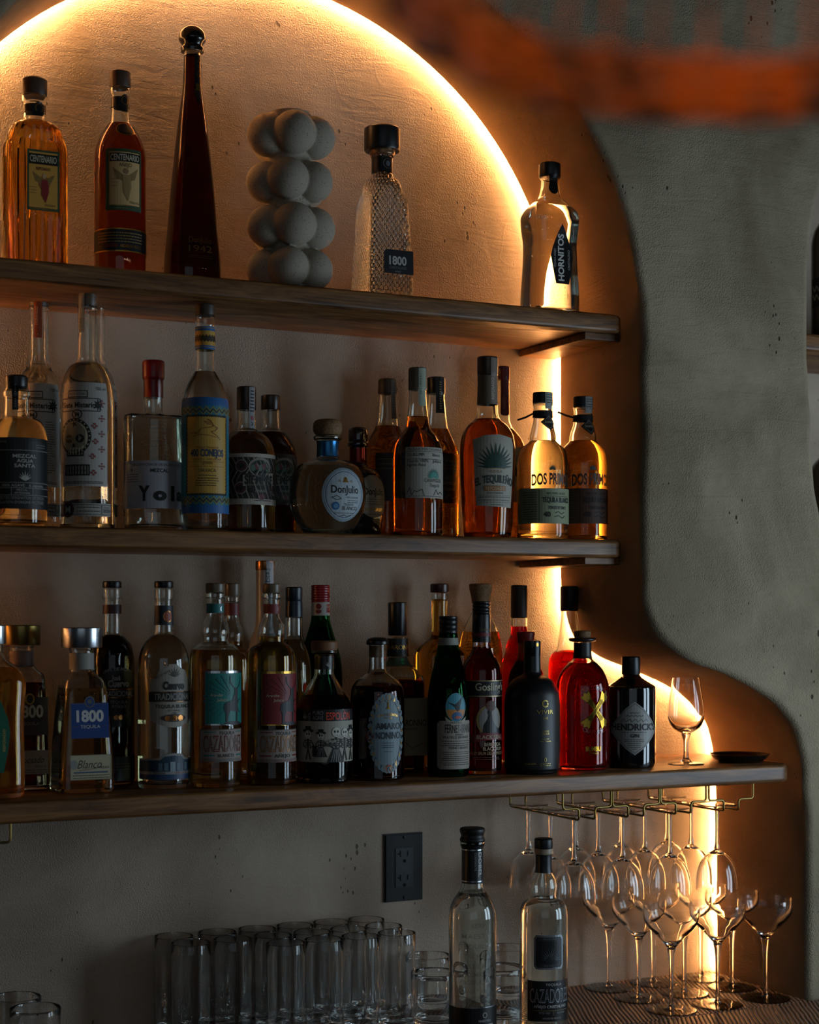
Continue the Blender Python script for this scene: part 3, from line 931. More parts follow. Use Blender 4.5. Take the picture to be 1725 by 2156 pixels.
G1, G2, G3, G4 = 'bottles on the top shelf', 'bottles on the middle shelf', 'bottles on the lowest shelf', 'bottles on the worktop'
def lines(x0, x1, ys, mat, w=1.0, jit=0.0):
    "rows of tiny unreadable print"
    rnd = random.Random(int(x0*7+ys[0])); out = []
    for y in ys:
        a, b = x0+rnd.random()*jit, x1-rnd.random()*jit
        x = a
        while x < b:
            L = 2+rnd.random()*5
            out.append(('r', x, min(x+L, b), y, y+w, mat)); x += L+1.2
    return out
def agave(x, y, r, mat, n=9, spread=150, w=.16, ymin=None):
    out = []
    for k in range(n):
        a = math.radians(-90-spread/2+spread*k/(n-1)); L = r*(1-.25*abs(k-(n-1)/2)/((n-1)/2))
        tx, ty = x+L*math.cos(a), y+L*math.sin(a); nx, ny = -math.sin(a)*r*w*.5, math.cos(a)*r*w*.5
        mx, my = x+L*.45*math.cos(a), y+L*.45*math.sin(a)
        out.append(('p', [(x, y), (mx+nx, my+ny), (tx, ty), (mx-nx, my-ny)], mat))
    return out
def frame(x0, x1, y0, y1, w, mat):
    return [('r', x0, x1, y0, y0+w, mat), ('r', x0, x1, y1-w, y1, mat), ('r', x0, x0+w, y0, y1, mat), ('r', x1-w, x1, y0, y1, mat)]
def zigzag(x0, x1, y, amp, pitch, w, mat):
    pts = []; x = x0; k = 0
    while x <= x1: pts.append((x, y+(amp if k % 2 else -amp))); x += pitch; k += 1
    return [('l', pts, w, mat)]

# ------------------------------------------------------------------ top shelf
Bo = Bottle
b = Bo('tequila_bottle', 'fluted golden bottle with square stepped shoulders, leftmost on the top shelf', 73, .10, S1,
       [(62, None), (62, 400), (62, 330), (61, 312), (57, 300), (57, 300), (53, 286), (53, 286), (48, 270), (40, 262), (40, 262), (30, 256), (24, 250), (23, 240), (23, 222), (27, 217), (27, 204), (25, 202)],
       GL, LGOLD, 262, G1, shape=squircle(4.5, 1, .62, (.190, .222), 22, .11), seg=132)
b.cap(26, 203, 167, DKBROWN, 'stopper', 3); b.band(240, 224, BLACK, 'neck_band')
b.label(82, [('r', -1, 1, 228, 229, BLACK), ('e', 0, 233, 11, 13, BLACK), ('o', 0, 233, 8, 9.5, 1.2, GOLD), ('r', -8, 8, 240, 250, BLACK)], 'neck_medallion')
b.label(8, [('r', -34, 34, 326, 452, DKGREEN), ('r', -30, 30, 330, 446, P('#d29a3e', .5)), ('r', -30, 30, 334, 356, BLACK), ('t', 'CENTENARIO', 0, 351, 13, CREAM, {'w': 56, 'b': .02}),
            ('t', 'REPOSADO', 0, 368, 6, P('#5a1a12'), {'w': 30, 'b': .02}), ('e', 2, 395, 12, 15, P('#9a5a2a')), ('p', [(-2, 386), (-22, 372), (-16, 392), (-2, 396)], P('#8a6a2e')), ('p', [(6, 386), (24, 376), (16, 394), (5, 396)], P('#8a6a2e')),
            ('e', 2, 380, 4, 5, P('#c79f72')), ('p', [(-4, 388), (9, 388), (12, 412), (5, 436), (-4, 420)], REDP)]
        +lines(-28, -14, (404, 410, 416), P('#7a5a2e'))+[('t', 'TEQUILA', 14, 442, 4, P('#3c2412'))]+lines(-28, 28, (448,), GOLD), 'label', face=0, gap=.0034)
v = b.label(-2, [('r', -9, 9, 335, 470, GREYP)], 'tax_paper', face=-math.pi/2, gap=.0034)

b = Bo('tequila_bottle', 'round reddish amber bottle with angel label and black base band, second on the top shelf', 253, .10, S1,
       [(53, None), (54, 540), (54, 340), (53, 325), (45, 297), (30, 270), (21, 255), (19, 235), (18.5, 205), (21, 200), (22, 190), (20, 184)],
       GL, liquid('chestnut', (.58, .22, .07)), 264, G1)
b.cap(22, 186, 152, DKBROWN, 'stopper', 2); b.band(228, 208, BLACK, 'neck_band')
b.label(263, [('e', 0, 220, 11, 17, BLACK), ('r', -8, 8, 225, 240, BLACK), ('o', 0, 216, 8, 9, 1.2, GOLD)], 'neck_medallion')
b.label(264, [('e', 0, 281, 20, 15, BLACK), ('o', 0, 281, 20, 15, 1.6, GOLD), ('e', 0, 281, 10, 8, P('#2b2217'))], 'shoulder_seal')
b.label(264, [('r', -42, 38, 327, 455, DKGREEN), ('r', -33, 33, 334, 444, P('#d2ac70', .5)), ('r', -33, 33, 336, 354, BLACK), ('t', 'CENTENARIO', 0, 351, 12, CREAM, {'w': 62, 'b': .02}),
              ('t', 'AÑEJO', 0, 365, 8, P('#3c2412'), {'w': 26}), ('p', [(-2, 384), (-26, 366), (-18, 390), (-2, 396)], P('#8d6f3e')), ('p', [(6, 384), (28, 366), (20, 390), (5, 396)], P('#8d6f3e')),
              ('e', 1, 374, 5, 6, P('#8f6d48')), ('p', [(-6, 382), (10, 382), (12, 406), (5, 436), (-4, 418)], P('#9c7d4c'))]
        +lines(-30, -16, (390, 397, 404), P('#7a5a2e'))+[('t', 'TEQUILA', 20, 440, 4, P('#3c2412'))]+frame(-34, 34, 332, 446, 1.2, GOLD)+lines(-36, 32, (450,), GOLD), 'label')
b.label(263, [('r', -85, 85, 494, 540, BLACK), ('r', -85, 85, 492, 494.5, GOLD), ('r', -85, 85, 538, 540.5, GOLD)]+lines(-60, 40, (501, 507, 513, 519), P('#9a7b45'), 2)+[('r', -40, -14, 524, 532, P('#6a2a1a')), ('t', 'HECHO EN MEXICO', 14, 532, 6, GOLD, {'w': 46})], 'base_label')

TRI = squircle(3.2, 1, 1)
b = Bo('tequila_bottle', 'tall slender tapering dark brown bottle with knobbed black stopper, tallest on the top shelf', 405, .10, S1,
       [(57, None), (57, 570), (50, 480), (40, 360), (31, 270), (24, 215), (20, 180), (18.5, 140), (18, 112), (20, 108)], GL, liquid('cola_brown', (.22, .075, .045)), 118, G1, t=.003, shape=squircle(2.6, 1, 1, (.16, .3)))
b.part('stopper', [(24, 110), (25, 103), (21, 98), (23, 94), (29, 84), (28, 74), (22, 64), (15, 59), (6, 58)], P('#120d0a', .25, .3, 1), sharp=70)
b.label(415, [('r', -6, 6, 118, 208, BLACK), ('t', '1942', 0, 150, 8, P('#8a6a35', .3, 1), {'rot': 90, 'w': 34}), ('p', [(-6, 208), (6, 208), (0, 224)], BLACK), ('e', 0, 186, 4, 6, GOLD), ('p', [(-6, 196), (6, 196), (0, 184)], GOLD)], 'neck_strip')
b.label(422, [('t', 'DonJulio', 0, 522, 12, P('#8f7346', .3, 1), {'w': 48}), ('t', '1942', 0, 541, 13, P('#8f7346', .3, 1), {'w': 48})]+lines(-24, 24, (549, 553), P('#6a5433', .3, 1)), 'gold_print')

b = Bo('tequila_bottle', 'clear diamond cut pyramid bottle with wide black cap right of the vase', 805, .105, S1,
       [(51.5, None), (51.5, 612), (41, 395), (41, 395), (38, 387), (30, 378), (24, 373), (22, 366), (22, 335), (25, 330), (25, 322), (23, 320)], CUT, LCLEAR, 385, G1, shape=squircle(9, 1, 1, (.168, .180)), seg=128, t=.003)
b.cap(38, 319, 270, BLACK, 'cap', 3); b.part('cap_collar', [(24, 330), (27, 326), (27, 319)], P('#8a6a4a', .3, .6))
b.band(367, 334, BLACK, 'neck_label'); b.label(817, [('e', 0, 349, 12, 12, BLACK), ('o', 0, 349, 10.5, 10.5, 1, SILVER), ('e', 0, 349, 5, 6, P('#55555a'))], 'neck_seal')
b.label(10, [('p', [(-30, 541), (-24, 535), (38, 535), (38, 585), (-30, 585)], P('#121215', .5)), ('t', '1800', 2, 566, 17, P('#b9b7b2', .5), {'w': 40, 'b': .03}), ('t', 'CRISTALINO', 2, 575, 5, P('#77767a', .5), {'w': 40}), ('t', 'AÑEJO', 2, 582, 3, P('#9a989a', .5), {'w': 14})], 'label', face=0)

b = Bo('tequila_bottle', 'clear waisted bottle with black lozenge label, rightmost on the top shelf', 1158, .062, S1,
       [(56, None), (57, 640), (53, 560), (52, 520), (56, 480), (57, 462), (52, 448), (36, 430), (22, 415), (19, 398), (18, 380), (21, 376), (21, 372)], GL, LCLEAR, 440, G1, shape=squircle(3.6, 1, .85, (.185, .215)), seg=96)
b.cap(23, 375, 345, BLACK, 'cap', 2)
b.label(1166, [('r', -9, 9, 372, 398, BLACK), ('e', 0, 398, 10, 15, BLACK)], 'neck_seal')
b.label(1147, [('t', '100%', 0, 474, 8, P('#e0cfae', .3), {'w': 22})], 'raised_print')
b.label(2, [('p', [(0, 480), (10, 500), (22, 530), (27, 548), (22, 575), (16, 606), (-16, 606), (-22, 575), (-27, 548), (-22, 530), (-10, 500)], BLACK), ('t', 'HORNITOS', 4, 551, 13, P('#d5d3cd', .5), {'rot': -90, 'w': 98, 'b': .03}), ('t', 'TEQUILA AÑEJO', -15, 553, 4.5, P('#b0aeaa', .5), {'rot': -90, 'w': 40}), ('t', 'CRISTALINO', 19, 555, 5, P('#b0aeaa', .5), {'rot': -90, 'w': 42})], 'label', face=0)

# ------------------------------------------------------------------ middle shelf
FR, RE = .052, .165
b = Bo('mezcal_bottle', 'short clear round bottle with wide black wrap label, leftmost on the middle shelf', 35, .062, S2,
       [(62, None), (63, 1090), (63, 935), (60, 910), (48, 888), (30, 880), (26, 874), (25, 840), (28, 836), (28, 826), (26, 822), (23, 815)], GL, LPALE, 884, G2)
b.cap(23, 822, 791, BLACK, 'cap', 4)
b.label(32, [('r', -7, 7, 800, 866, BLACK)]+[('r', -1, 1, y, y+2, GREYP) for y in range(812, 858, 5)], 'neck_strip')
b.label(48, [('r', -110, 110, 927, 1075, P('#0c0f12', .5)), ('r', -110, 110, 953, 954, GREYP), ('r', -110, 110, 1020, 1021, GREYP), ('r', -110, 110, 1031, 1032, GREYP), ('r', -110, 110, 1046, 1047, GREYP), ('r', -24, -23, 1031, 1046, GREYP), ('r', 20, 21, 1031, 1046, GREYP),
             ('t', 'MEZCAL', 4, 969, 7, PAPER, {'w': 50, 'b': .02}), ('t', 'AGUA', 4, 979, 7, PAPER, {'w': 34, 'b': .02}), ('t', 'SANTA', 4, 989, 7, PAPER, {'w': 44, 'b': .02})]
        +agave(4, 1017, 22, PAPER, 7, 110, .12)+[('t', '100% AGAVE', -20, 1029, 5.5, PAPER, {'w': 46}), ('t', 'A. angustifolia', 30, 1029, 5, PAPER, {'w': 36}), ('t', 'MEZCAL', -2, 1038, 4, PAPER, {'w': 22}), ('t', 'ARTESANAL', -2, 1044, 4, PAPER, {'w': 32}),
           ('t', 'PROTECTED DESIGNATION OF ORIGIN', -6, 1055, 5.5, GREYP, {'w': 112}), ('t', 'APPELLATION D\'ORIGINE PROTÉGÉE', -6, 1064, 5.5, GREYP, {'w': 112}), ('t', '750 mL', -44, 938, 5, GREYP)]+lines(28, 56, (941, 946), GREYP, 1), 'label')

def misterios(lab, cx, Y, hw, nx, top, kind):
    b = Bo('mezcal_bottle', lab, cx, Y, S2, [(hw, None), (hw, 1090), (hw, 850), (hw-2, 825), (hw-9, 795), (hw-21, 772), (24, 763), (20.5, 752), (20, 700), (20, 655), (21, 650), (21, 645)], GL, LCLEAR, 768, G2)
    b.cap(20.5, 648, top, P('#5a4632', .4), 'stopper', 2, hw1=20.5)
    return b
b = misterios('tall round bottle with orange neck strip behind the short black labelled bottle', 82, RE, 46, 82, 625, 0)
b.label(80, [('r', -8, 8, 625.5, 714, ORANGE), ('t', 'DURANGO', 0, 668, 6, P('#e0b590'), {'rot': -90, 'w': 38}), ('r', -1, 1, 706, 708, CREAM)], 'neck_strip')
def mist_label(b, lx, skull):
    it = [('r', -62, 42, 812, 1028, P('#b3aca3', .65))]
    it += [('r', -46, -2, 829, 844, INK), ('r', -44, -4, 831, 842, P('#b3aca3', .65)), ('t', 'MEZCAL ARTESANAL', -24, 839, 5, INK, {'w': 36}), ('r', -62, 24, 845, 873, INK), ('r', -60, 22, 847, 871, P('#b3aca3', .65)), ('t', 'Siete Misterios', -20, 865, 11, INK, {'w': 78, 'b': .03})]
    it += [('p', [(20+14*(1 if k % 2 else .45)*math.cos(k*math.pi/9), 859+14*(1 if k % 2 else .45)*math.sin(k*math.pi/9)) for k in range(18)], INK), ('e', -24, 879, 11, 10, INK), ('e', -24, 879, 8.5, 8, P('#b3aca3', .65)), ('t', 'M', -24, 884, 9, INK, {'b': .03}), ('t', '750 ml', 26, 828, 6, INK)]
    if skull:
        it += [('e', -30, 925, 35, 38, INK), ('e', -31, 926, 29, 33, CREAM), ('r', -48, -10, 952, 966, INK), ('r', -45, -13, 948, 963, CREAM)]
        it += [('e', -30+31.5*math.cos(a*.26-2.9), 925+35*math.sin(a*.26-2.9), 1.5, 1.5, CREAM) for a in range(16)]
        it += [('e', -42, 930, 8, 9, INK), ('e', -18, 929, 9, 9, INK), ('p', [(-31, 938), (-27, 947), (-35, 947)], INK), ('p', [(-30+9*math.cos(k*math.pi/5)*(1 if k % 2 else .3), 899+9*math.sin(k*math.pi/5)*(1 if k % 2 else .3)) for k in range(10)], INK), ('r', -45, -13, 954, 955.5, INK)]
        for k, y in enumerate((855, 887, 919, 951, 986)):
            for dx, dy in ((0, -5), (0, 5), (-5, 0), (5, 0), (0, 0)): it.append(('e', 28+dx, y+dy, 2.0, 2.0, P('#8a4a48', .6)))
        for k, (x, y) in enumerate(((12, 903), (14, 935), (8, 966), (10, 1000))):
            for dx, dy in ((0, -4), (0, 4), (-4, 0), (4, 0)): it.append(('e', x+dx, y+dy, 2.2, 2.2, P('#8a3a3c', .6)))
        it += [('r', -54, 2, 983, 1006, INK), ('r', -51, -1, 986, 1003, P('#8d877d', .65)), ('t', 'Mezcal Joven', -26, 998, 7, INK, {'w': 44})]
    else:
        it += [('e', -22, 905, 21, 18, INK), ('e', -21, 912, 15, 18, CREAM), ('e', -28, 912, 4.5, 5, INK), ('e', -14, 912, 4.5, 5, INK), ('p', [(-24, 921), (-18, 921), (-21, 916)], INK)]
        for y in range(893, 1000, 5): it.append(('r', 2, 16+(y*7) % 11, y, y+1.2, INK))
        it += [('p', [(-44, 926), (2, 926), (6, 1000), (-50, 1000)], INK)]
    it += lines(-54, 30, (1018, 1021), INK, 1.4)
    b.label(lx, it, 'label')
    b.label(lx, [('r', -75, 52, 1063, 1090, P('#a59f94', .65)), ('e', -46, 1076, 15, 17, INK), ('o', -46, 1076, 13, 15, 1.6, P('#8a3a3c')), ('t', 'M', -46, 1083, 14, GREYP, {'b': .02}), ('r', -75, 52, 1066, 1067, INK), ('r', -75, 52, 1086, 1087, INK), ('r', 27, 28, 1067, 1086, INK), ('t', '2020', 40, 1082, 7, INK, {'w': 19}), ('t', 'Cosecha', 40, 1073, 3, INK)]+lines(-24, 24, (1071, 1079), INK, 1.6), 'base_label')
mist_label(b, 92, False)
b = misterios('tall round bottle with sugar skull label, third bottle from the left on the middle shelf', 184, .066, 57, 186, 619, 1)
b.label(172, [('r', -7, 7, 620, 702, PAPER), ('t', 'ENSAMBLE', 0, 690, 6, INK, {'rot': -90, 'w': 36})], 'neck_strip')
mist_label(b, 187, True)
b = misterios('tall round bottle almost hidden behind the sugar skull bottle', 201, RE+.005, 45, 201, 645, 2)
mist_label(b, 224, True)

b = Bo('mezcal_bottle', 'clear wide bottle with scooped front and red wax neck', 323, .092, S2,
       [(61, None), (62, 1100), (62, 884), (60.5, 877), (58, 875.5), (40, 875), (23, 874), (20, 868), (20, 838), (20, 836)], GL, LCLEAR, 880, G2)
for o in b.root.children:                                   # the scooped facet in the upper front
    za, zb_ = b.z(966), b.z(874); R0 = 62*b.s
    vn = b.view+math.radians(14)
    dv = Vector((math.sin(vn), -math.cos(vn), 0))
    bm = bmesh.new(); bm.from_mesh(o.data)
    bmesh.ops.subdivide_edges(bm, edges=[e for e in bm.edges if min(v.co.z for v in e.verts) > za-.03 and abs(e.verts[0].co.z-e.verts[1].co.z) > .02], cuts=14)
    inner = .0024 if o.name.startswith('liquid') else 0
    for v in bm.verts:
        if za < v.co.z <= zb_+.002:
            k = (v.co.z-za)/(zb_-za); lim = R0*(1-.58*k**.8)
            rad = math.hypot(v.co.x, v.co.y)
            lim2 = lim-(.0024 if rad < R0-.0012 and o.name.startswith('bottle') else inner)
            d = v.co.x*dv.x+v.co.y*dv.y
            if d > lim2 and rad > .022:
                v.co -= dv*(d-lim2)
    bm.to_mesh(o.data); bm.free()
b.part('wax_seal', [(20.5, 838), (20.5, 802), (23, 797), (23.5, 775), (23.5, 763), (21, 760)], P('#9a0f12', .3), sharp=60)
b.label(326, [('r', -95, 95, 975, 1074, P('#aaa9ae', .65)), ('t', 'DENOMINACIÓN DE ORIGEN PROTEGIDA', 6, 986, 5, INK, {'w': 112}), ('t', 'MEZCAL', 10, 999, 7, INK, {'w': 38, 'b': .03}), ('t', '19', -53, 998, 6, INK, {'w': 8, 'b': .02}),
              ('t', 'Y', -22, 1057, 28, INK, {'w': 24, 'b': .05}), ('t', 'o', 11, 1056, 24, INK, {'w': 28, 'b': .06}), ('t', 'l', 39, 1056, 27, INK, {'w': 9, 'b': .06}), ('t', 'a', 60, 1056, 24, INK, {'w': 20, 'b': .05})]
        +lines(-66, -34, (1003, 1008, 1013, 1018), INK, 1.2), 'label')

b = Bo('mezcal_bottle', 'tall bottle with blue and yellow zigzag label showing a running rabbit', 432, .044, S2,
       [(49, None), (49, 1105), (49, 862), (46, 836), (38, 812), (26, 790), (21, 780), (20, 765), (20, 690), (21, 685), (21, 668), (20, 664)], GL, LCLEAR, 784, G2)
b.cap(21, 665, 642, CAPB, 'stopper', 2)
b.band(738, 690, YELL, 'neck_label')
b.label(434, [('r', -62, 62, 690, 699, BLUE2), ('r', -62, 62, 730, 738, BLUE2), ('r', -62, 62, 693, 694, YELL), ('r', -62, 62, 733, 734, YELL)]+zigzag(-40, 40, 711, 3, 3.4, 1.8, INK)+zigzag(-40, 40, 715, 3, 3.4, 1.8, INK)+zigzag(-40, 40, 719, 3, 3.4, 1.8, INK), 'neck_pattern')
it = [('r', -76, 76, 842, 1083, BLUE2), ('r', -76, 76, 859, 1066, P('#1c6f86', .5)), ('r', -46, 46, 882, 1043, YELL)]
for y in (866, 874, 1052, 1060): it += zigzag(-72, 72, y, 4, 7, 2, P('#8a8433', .5))
for y in (870, 1056): it += zigzag(-72, 72, y, 4, 7, 1.4, P('#2a2a20', .5))
it += zigzag(-46, 46, 881, 2, 2.6, 2.2, INK)+zigzag(-46, 46, 1044, 2, 2.6, 2.2, INK)
for sx in (-46, 46):
    it.append(('l', [(sx+(1.8 if k % 2 else -1.8), 882+k*3.6) for k in range(46)], 2, INK))
RB = P('#8a4a1c', .5)
it += [('l', [(-36, 917), (-24, 918), (-14, 908), (4, 905), (16, 902), (22, 906), (16, 912), (8, 914), (20, 922), (28, 930)], 1.2, RB), ('l', [(-14, 908), (-18, 918), (-30, 914)], 1.2, RB), ('l', [(-30, 923), (-12, 920), (6, 922), (20, 926)], 1.2, RB), ('l', [(12, 902), (0, 893), (-6, 893), (4, 900)], 1.2, RB), ('l', [(14, 902), (6, 890), (0, 888), (10, 897)], 1.2, RB), ('e', 17, 906, 1, 1, RB)]
it += [('t', 'Mezcal Artesanal', 0, 949, 5, RB, {'w': 46, 'it': .2}), ('t', '400 CONEJOS', 0, 965, 14, P('#173a5e', .5), {'w': 72, 'b': .03}), ('t', 'ESPADÍN — 100% AGAVE', 0, 973, 3.4, RB, {'w': 60}), ('t', 'JOVEN', 0, 982, 5, INK, {'w': 20}), ('t', 'OAXACA', 0, 998, 7, P('#3a2a14', .5), {'w': 36}), ('r', -38, 38, 976, 976.8, RB), ('r', -38, 38, 986, 986.8, RB)]
it += lines(-26, 26, (1004, 1010, 1015, 1020, 1025), INK, 1.5, 8)
b.label(437, it, 'label')

def siempre(lab, cx, Y, hw, top, nb, dark, lx):
    b = Bo('tequila_bottle', lab, cx, Y, S2, [(hw, None), (hw, 1105), (hw, 975), (hw-2, 950), (hw-13, 925), (30, 910), (21, 903), (19.5, 890), (19.5, 862), (20, 858), (20, 850)], GL, LDARK if dark else LPALE, 912, G2)
    b.cap(20.5, 864, top, P('#2f1d12', .3), 'stopper', 2)
    it = [('r', -78, 78, 960, 1066, P('#b3a999', .6) if not dark else P('#3a261c', .6)), ('r', -78, 78, 968, 1054, P('#2a2420', .6))]
    for k in range(-3, 4): it += [('l', [(k*22-14, 968), (k*22, 992), (k*22-14, 1016), (k*22, 1054)], 2.4, P('#8f8577', .6)), ('l', [(k*22-4, 968), (k*22+10, 992), (k*22-4, 1016), (k*22+10, 1054)], 1.6, P('#7d7366', .6))]
    for x, y, r in ((-38, 986, 13), (-40, 1032, 13), (40, 1034, 12)): it += [('e', x, y, r, r, P('#4a1f22', .6)), ('o', x, y, r, r, 2, P('#8f8577', .6)), ('e', x, y, r*.4, r*.4, INK)]
    it += [('e', 2, 988, 26, 20, P('#8f8577', .6)), ('e', 2, 990, 22, 17, P('#2d3a34', .6))]
    for k in range(5): it.append(('e', -14+8*k, 990-3*(k % 2), 5, 7, P('#6f2f35' if k % 2 else '#557060', .6)))
    it += [('p', [(-37, 1003), (39, 997), (39, 1026), (-37, 1030)], INK), ('p', [(-35, 1005), (37, 999), (37, 1024), (-35, 1028)], P('#a19687', .6)), ('t', 'SIEMPRE', 1, 1023, 17, INK, {'w': 66, 'b': .04}), ('r', -22, 26, 1031, 1042, INK), ('t', 'Tequila', 2, 1040, 7, P('#a19687', .6), {'w': 28, 'it': .2}), ('e', 4, 1050, 9, 6, P('#6f2f35', .6))]
    it += lines(-10, 30, (1057,), INK, 1.2)
    b.label(lx, it, 'label')
    return b
b = siempre('brown stoppered bottle with ornate patterned label right of the rabbit label bottle', 519, .102, 61, 815, 900, False, 546)
b.label(531, [('r', -7, 7, 817, 904, P('#8d8a8c', .6)), ('e', 0, 882, 4, 5, REDP), ('l', [(-2, 890), (2, 894), (-2, 898)], 2, INK)]+[('r', -4, 4, y, y+3, INK) for y in range(824, 870, 7)], 'neck_strip')
siempre('dark amber twin of the patterned label bottle, standing behind it', 570, RE+.004, 55, 833, 920, True, 597)

b = Bo('tequila_bottle', 'round flask shaped clear bottle with cork ball stopper and blue foil neck', 690, .062, S2,
       [(52, None), (66, 1100), (77, 1075), (81, 1045), (78, 1012), (66, 985), (46, 972), (28, 967), (23, 962), (22, 940), (23, 930), (29, 926), (30, 921), (27, 917), (22, 915)], glassm('pale_blue_glass', (.94, .97, .96)), LCLEAR, 985, G2, seg=56)
b.part('stopper', [(20, 917), (26, 915), (31, 903), (30, 893), (24, 885), (12, 882.5)], CORK, sharp=70)
b.band(962, 930, FOIL, 'foil_neck')
b.label(728, [('e', 0, 1046, 52, 56, P('#8fa0a8', .3)), ('e', 0, 1046, 47, 51, P('#a9b3b8', .55)), ('o', 0, 1046, 44, 48, 1.0, BLUE), ('t', 'DonJulio', 0, 1043, 15, INK, {'w': 64, 'b': .02}), ('e', 0, 1015, 4, 5, GOLD), ('p', [(-7, 1021), (7, 1021), (0, 1010)], GOLD), ('t', '19', -14, 1021, 5, GOLD), ('t', '42', 14, 1021, 5, GOLD), ('l', [(-30, 1053), (-20, 1049), (-10, 1055), (-20, 1058), (-30, 1053)], 1, INK), ('e', -22, 1070, 8, 8, BLUE2), ('e', -22, 1070, 5, 5, P('#5f8fb0')), ('t', 'TEQUILA', 8, 1069, 4.4, INK, {'w': 24}), ('t', 'BLANCO', 12, 1078, 7.5, INK, {'w': 38}), ('t', '100% DE AGAVE', 16, 1054, 3.4, INK, {'w': 30})]
        +lines(4, 32, (1058, 1062), INK, 1)+lines(-26, 26, (1084,), INK, 1)+[('l', [(-10, 1091), (0, 1088), (8, 1091), (18, 1088)], .9, INK)], 'label', horiz=6)

b = Bo('tequila_bottle', 'dark rounded bottle with red foil neck behind the round flask bottle', 754, .126, S2,
       [(48, None), (52, 1110), (56, 1070), (55, 1030), (49, 1005), (38, 990), (22, 982), (18, 974), (17.5, 946), (18, 942), (22, 939), (22, 934), (19, 930)], P('#170a08', .08, 0, 1), None, None, G2, t=0)
b.part('stopper', [(17, 932), (20, 930), (21, 922), (20, 906), (14, 900), (6, 899)], P('#3b1d14', .2, 0, 1), sharp=70, dx=0)
b.band(975, 944, REDFOIL, 'foil_neck')
b.label(789, [('e', 0, 1048, 42, 45, P('#a89a84', .5)), ('e', 0, 1048, 37, 41, P('#b0a691', .55)), ('t', 'DonJulio', 0, 1045, 14, INK, {'w': 52, 'b': .02}), ('t', 'REPOSADO', 0, 1079, 7, GOLD, {'w': 46}), ]+lines(-20, 26, (1054, 1059, 1064, 1085), INK, 1), 'label')

def agave_house(lab, cx, Y, hw, capx, top, liq, fill, capm):
    b = Bo('tequila_bottle', lab, cx, Y, S2, [(hw, None), (hw, 1115), (hw, 968), (hw-2, 945), (hw-11, 922), (27, 902), (24.5, 893), (22.5, 875), (19, 835), (18.5, 822), (19.5, 818), (19.5, 808)], GL, liq, fill, G2)
    b.cap(20, 822 if top < 790 else 830, top, capm, 'stopper', 2, hw1=19.5)
    return b
b = agave_house('amber bottle with brown stopper, behind and left of the cream label bottle', 816, .180, 49, 816, 799, LAMBER, 898, CAPB)
b.label(829, [('r', -7, 7, 801, 884, P('#5c4a34', .6))]+[('r', -2, 2, y, y+2, INK) for y in range(808, 876, 5)], 'neck_strip')
b.label(830, [('r', -40, 40, 958, 1058, P('#2a1710', .6))]+lines(-34, 34, (970, 980, 990), P('#6f5836'), 1.4), 'label')
b = agave_house('orange tinted bottle with cream typewritten label and green agave', 880, .056, 53, 879, 775, LCLEAR_LIT, 878, P('#6f6250', .6))
b.label(890, [('r', -9, 9, 777, 857, P('#9aa08c', .6))]+[('t', c, -2, 790+i*5.2, 3.6, DKGREEN, {'rot': -90}) for i, c in enumerate('CASAMIGOS')], 'neck_strip')
b.label(897, [('r', -44, 56, 946, 1052, P('#aaa396', .65)), ('t', 'PRODUCTOS CASAMIGOS', 4, 953, 4.5, INK, {'w': 86}), ('r', -44, 56, 955, 955.8, INK), ('t', 'GG-RG-MM', -22, 965, 6, INK, {'w': 36}), ('t', 'Blanco', 26, 965, 6, INK, {'w': 22}), ('t', 'Tequila 100%', -18, 978, 6, INK, {'w': 46}), ('t', 'Agave Azul', -21, 986, 6, INK, {'w': 40}), ('t', 'Jalisco', 28, 978, 6, INK, {'w': 26}), ('t', 'CASAMIGOS', 18, 1019, 7, INK, {'w': 42}), ('t', 'Tequila', 20, 1029, 7, INK, {'w': 26, 'it': .15})]
        +agave(18, 1010, 22, P('#1e7f70', .5), 13, 176, .14)+[('l', [(-40, 1043), (-34, 1030), (-30, 1046), (-24, 1036), (-20, 1040), (-8, 1034), (-4, 1048)], 1.1, INK), ('l', [(18, 1046), (24, 1034), (30, 1044), (38, 1038), (46, 1044)], 1.1, INK)]+lines(-36, 44, (971, 1048), INK, .9), 'label')
b = agave_house('amber bottle with black strip and black label, behind and right of the cream label bottle', 919, RE, 48, 917, 795, LAMBER, 905, BLACK)
b.label(927, [('r', -9, 9, 797, 872, BLACK)]+[('r', -2, 2, y, y+2, P('#a08a5a')) for y in range(806, 866, 5)], 'neck_strip')
b.label(934, [('r', -50, 50, 958, 1062, P('#14100e', .55)), ('t', 'CASAMIGOS', 10, 1024, 7, P('#7a6a48'), {'w': 44}), ('t', 'Añejo', 14, 976, 6, P('#7a6a48')), ('t', 'Tequila', 12, 1036, 7, P('#7a6a48'), {'it': .15})]+agave(12, 1014, 18, P('#3a3a22'), 11, 170, .14)+lines(-30, 40, (983, 990), P('#5a4a30'), 1)+[('l', [(4, 1052), (14, 1044), (22, 1053), (34, 1047)], 1, P('#7a6a48'))], 'label')

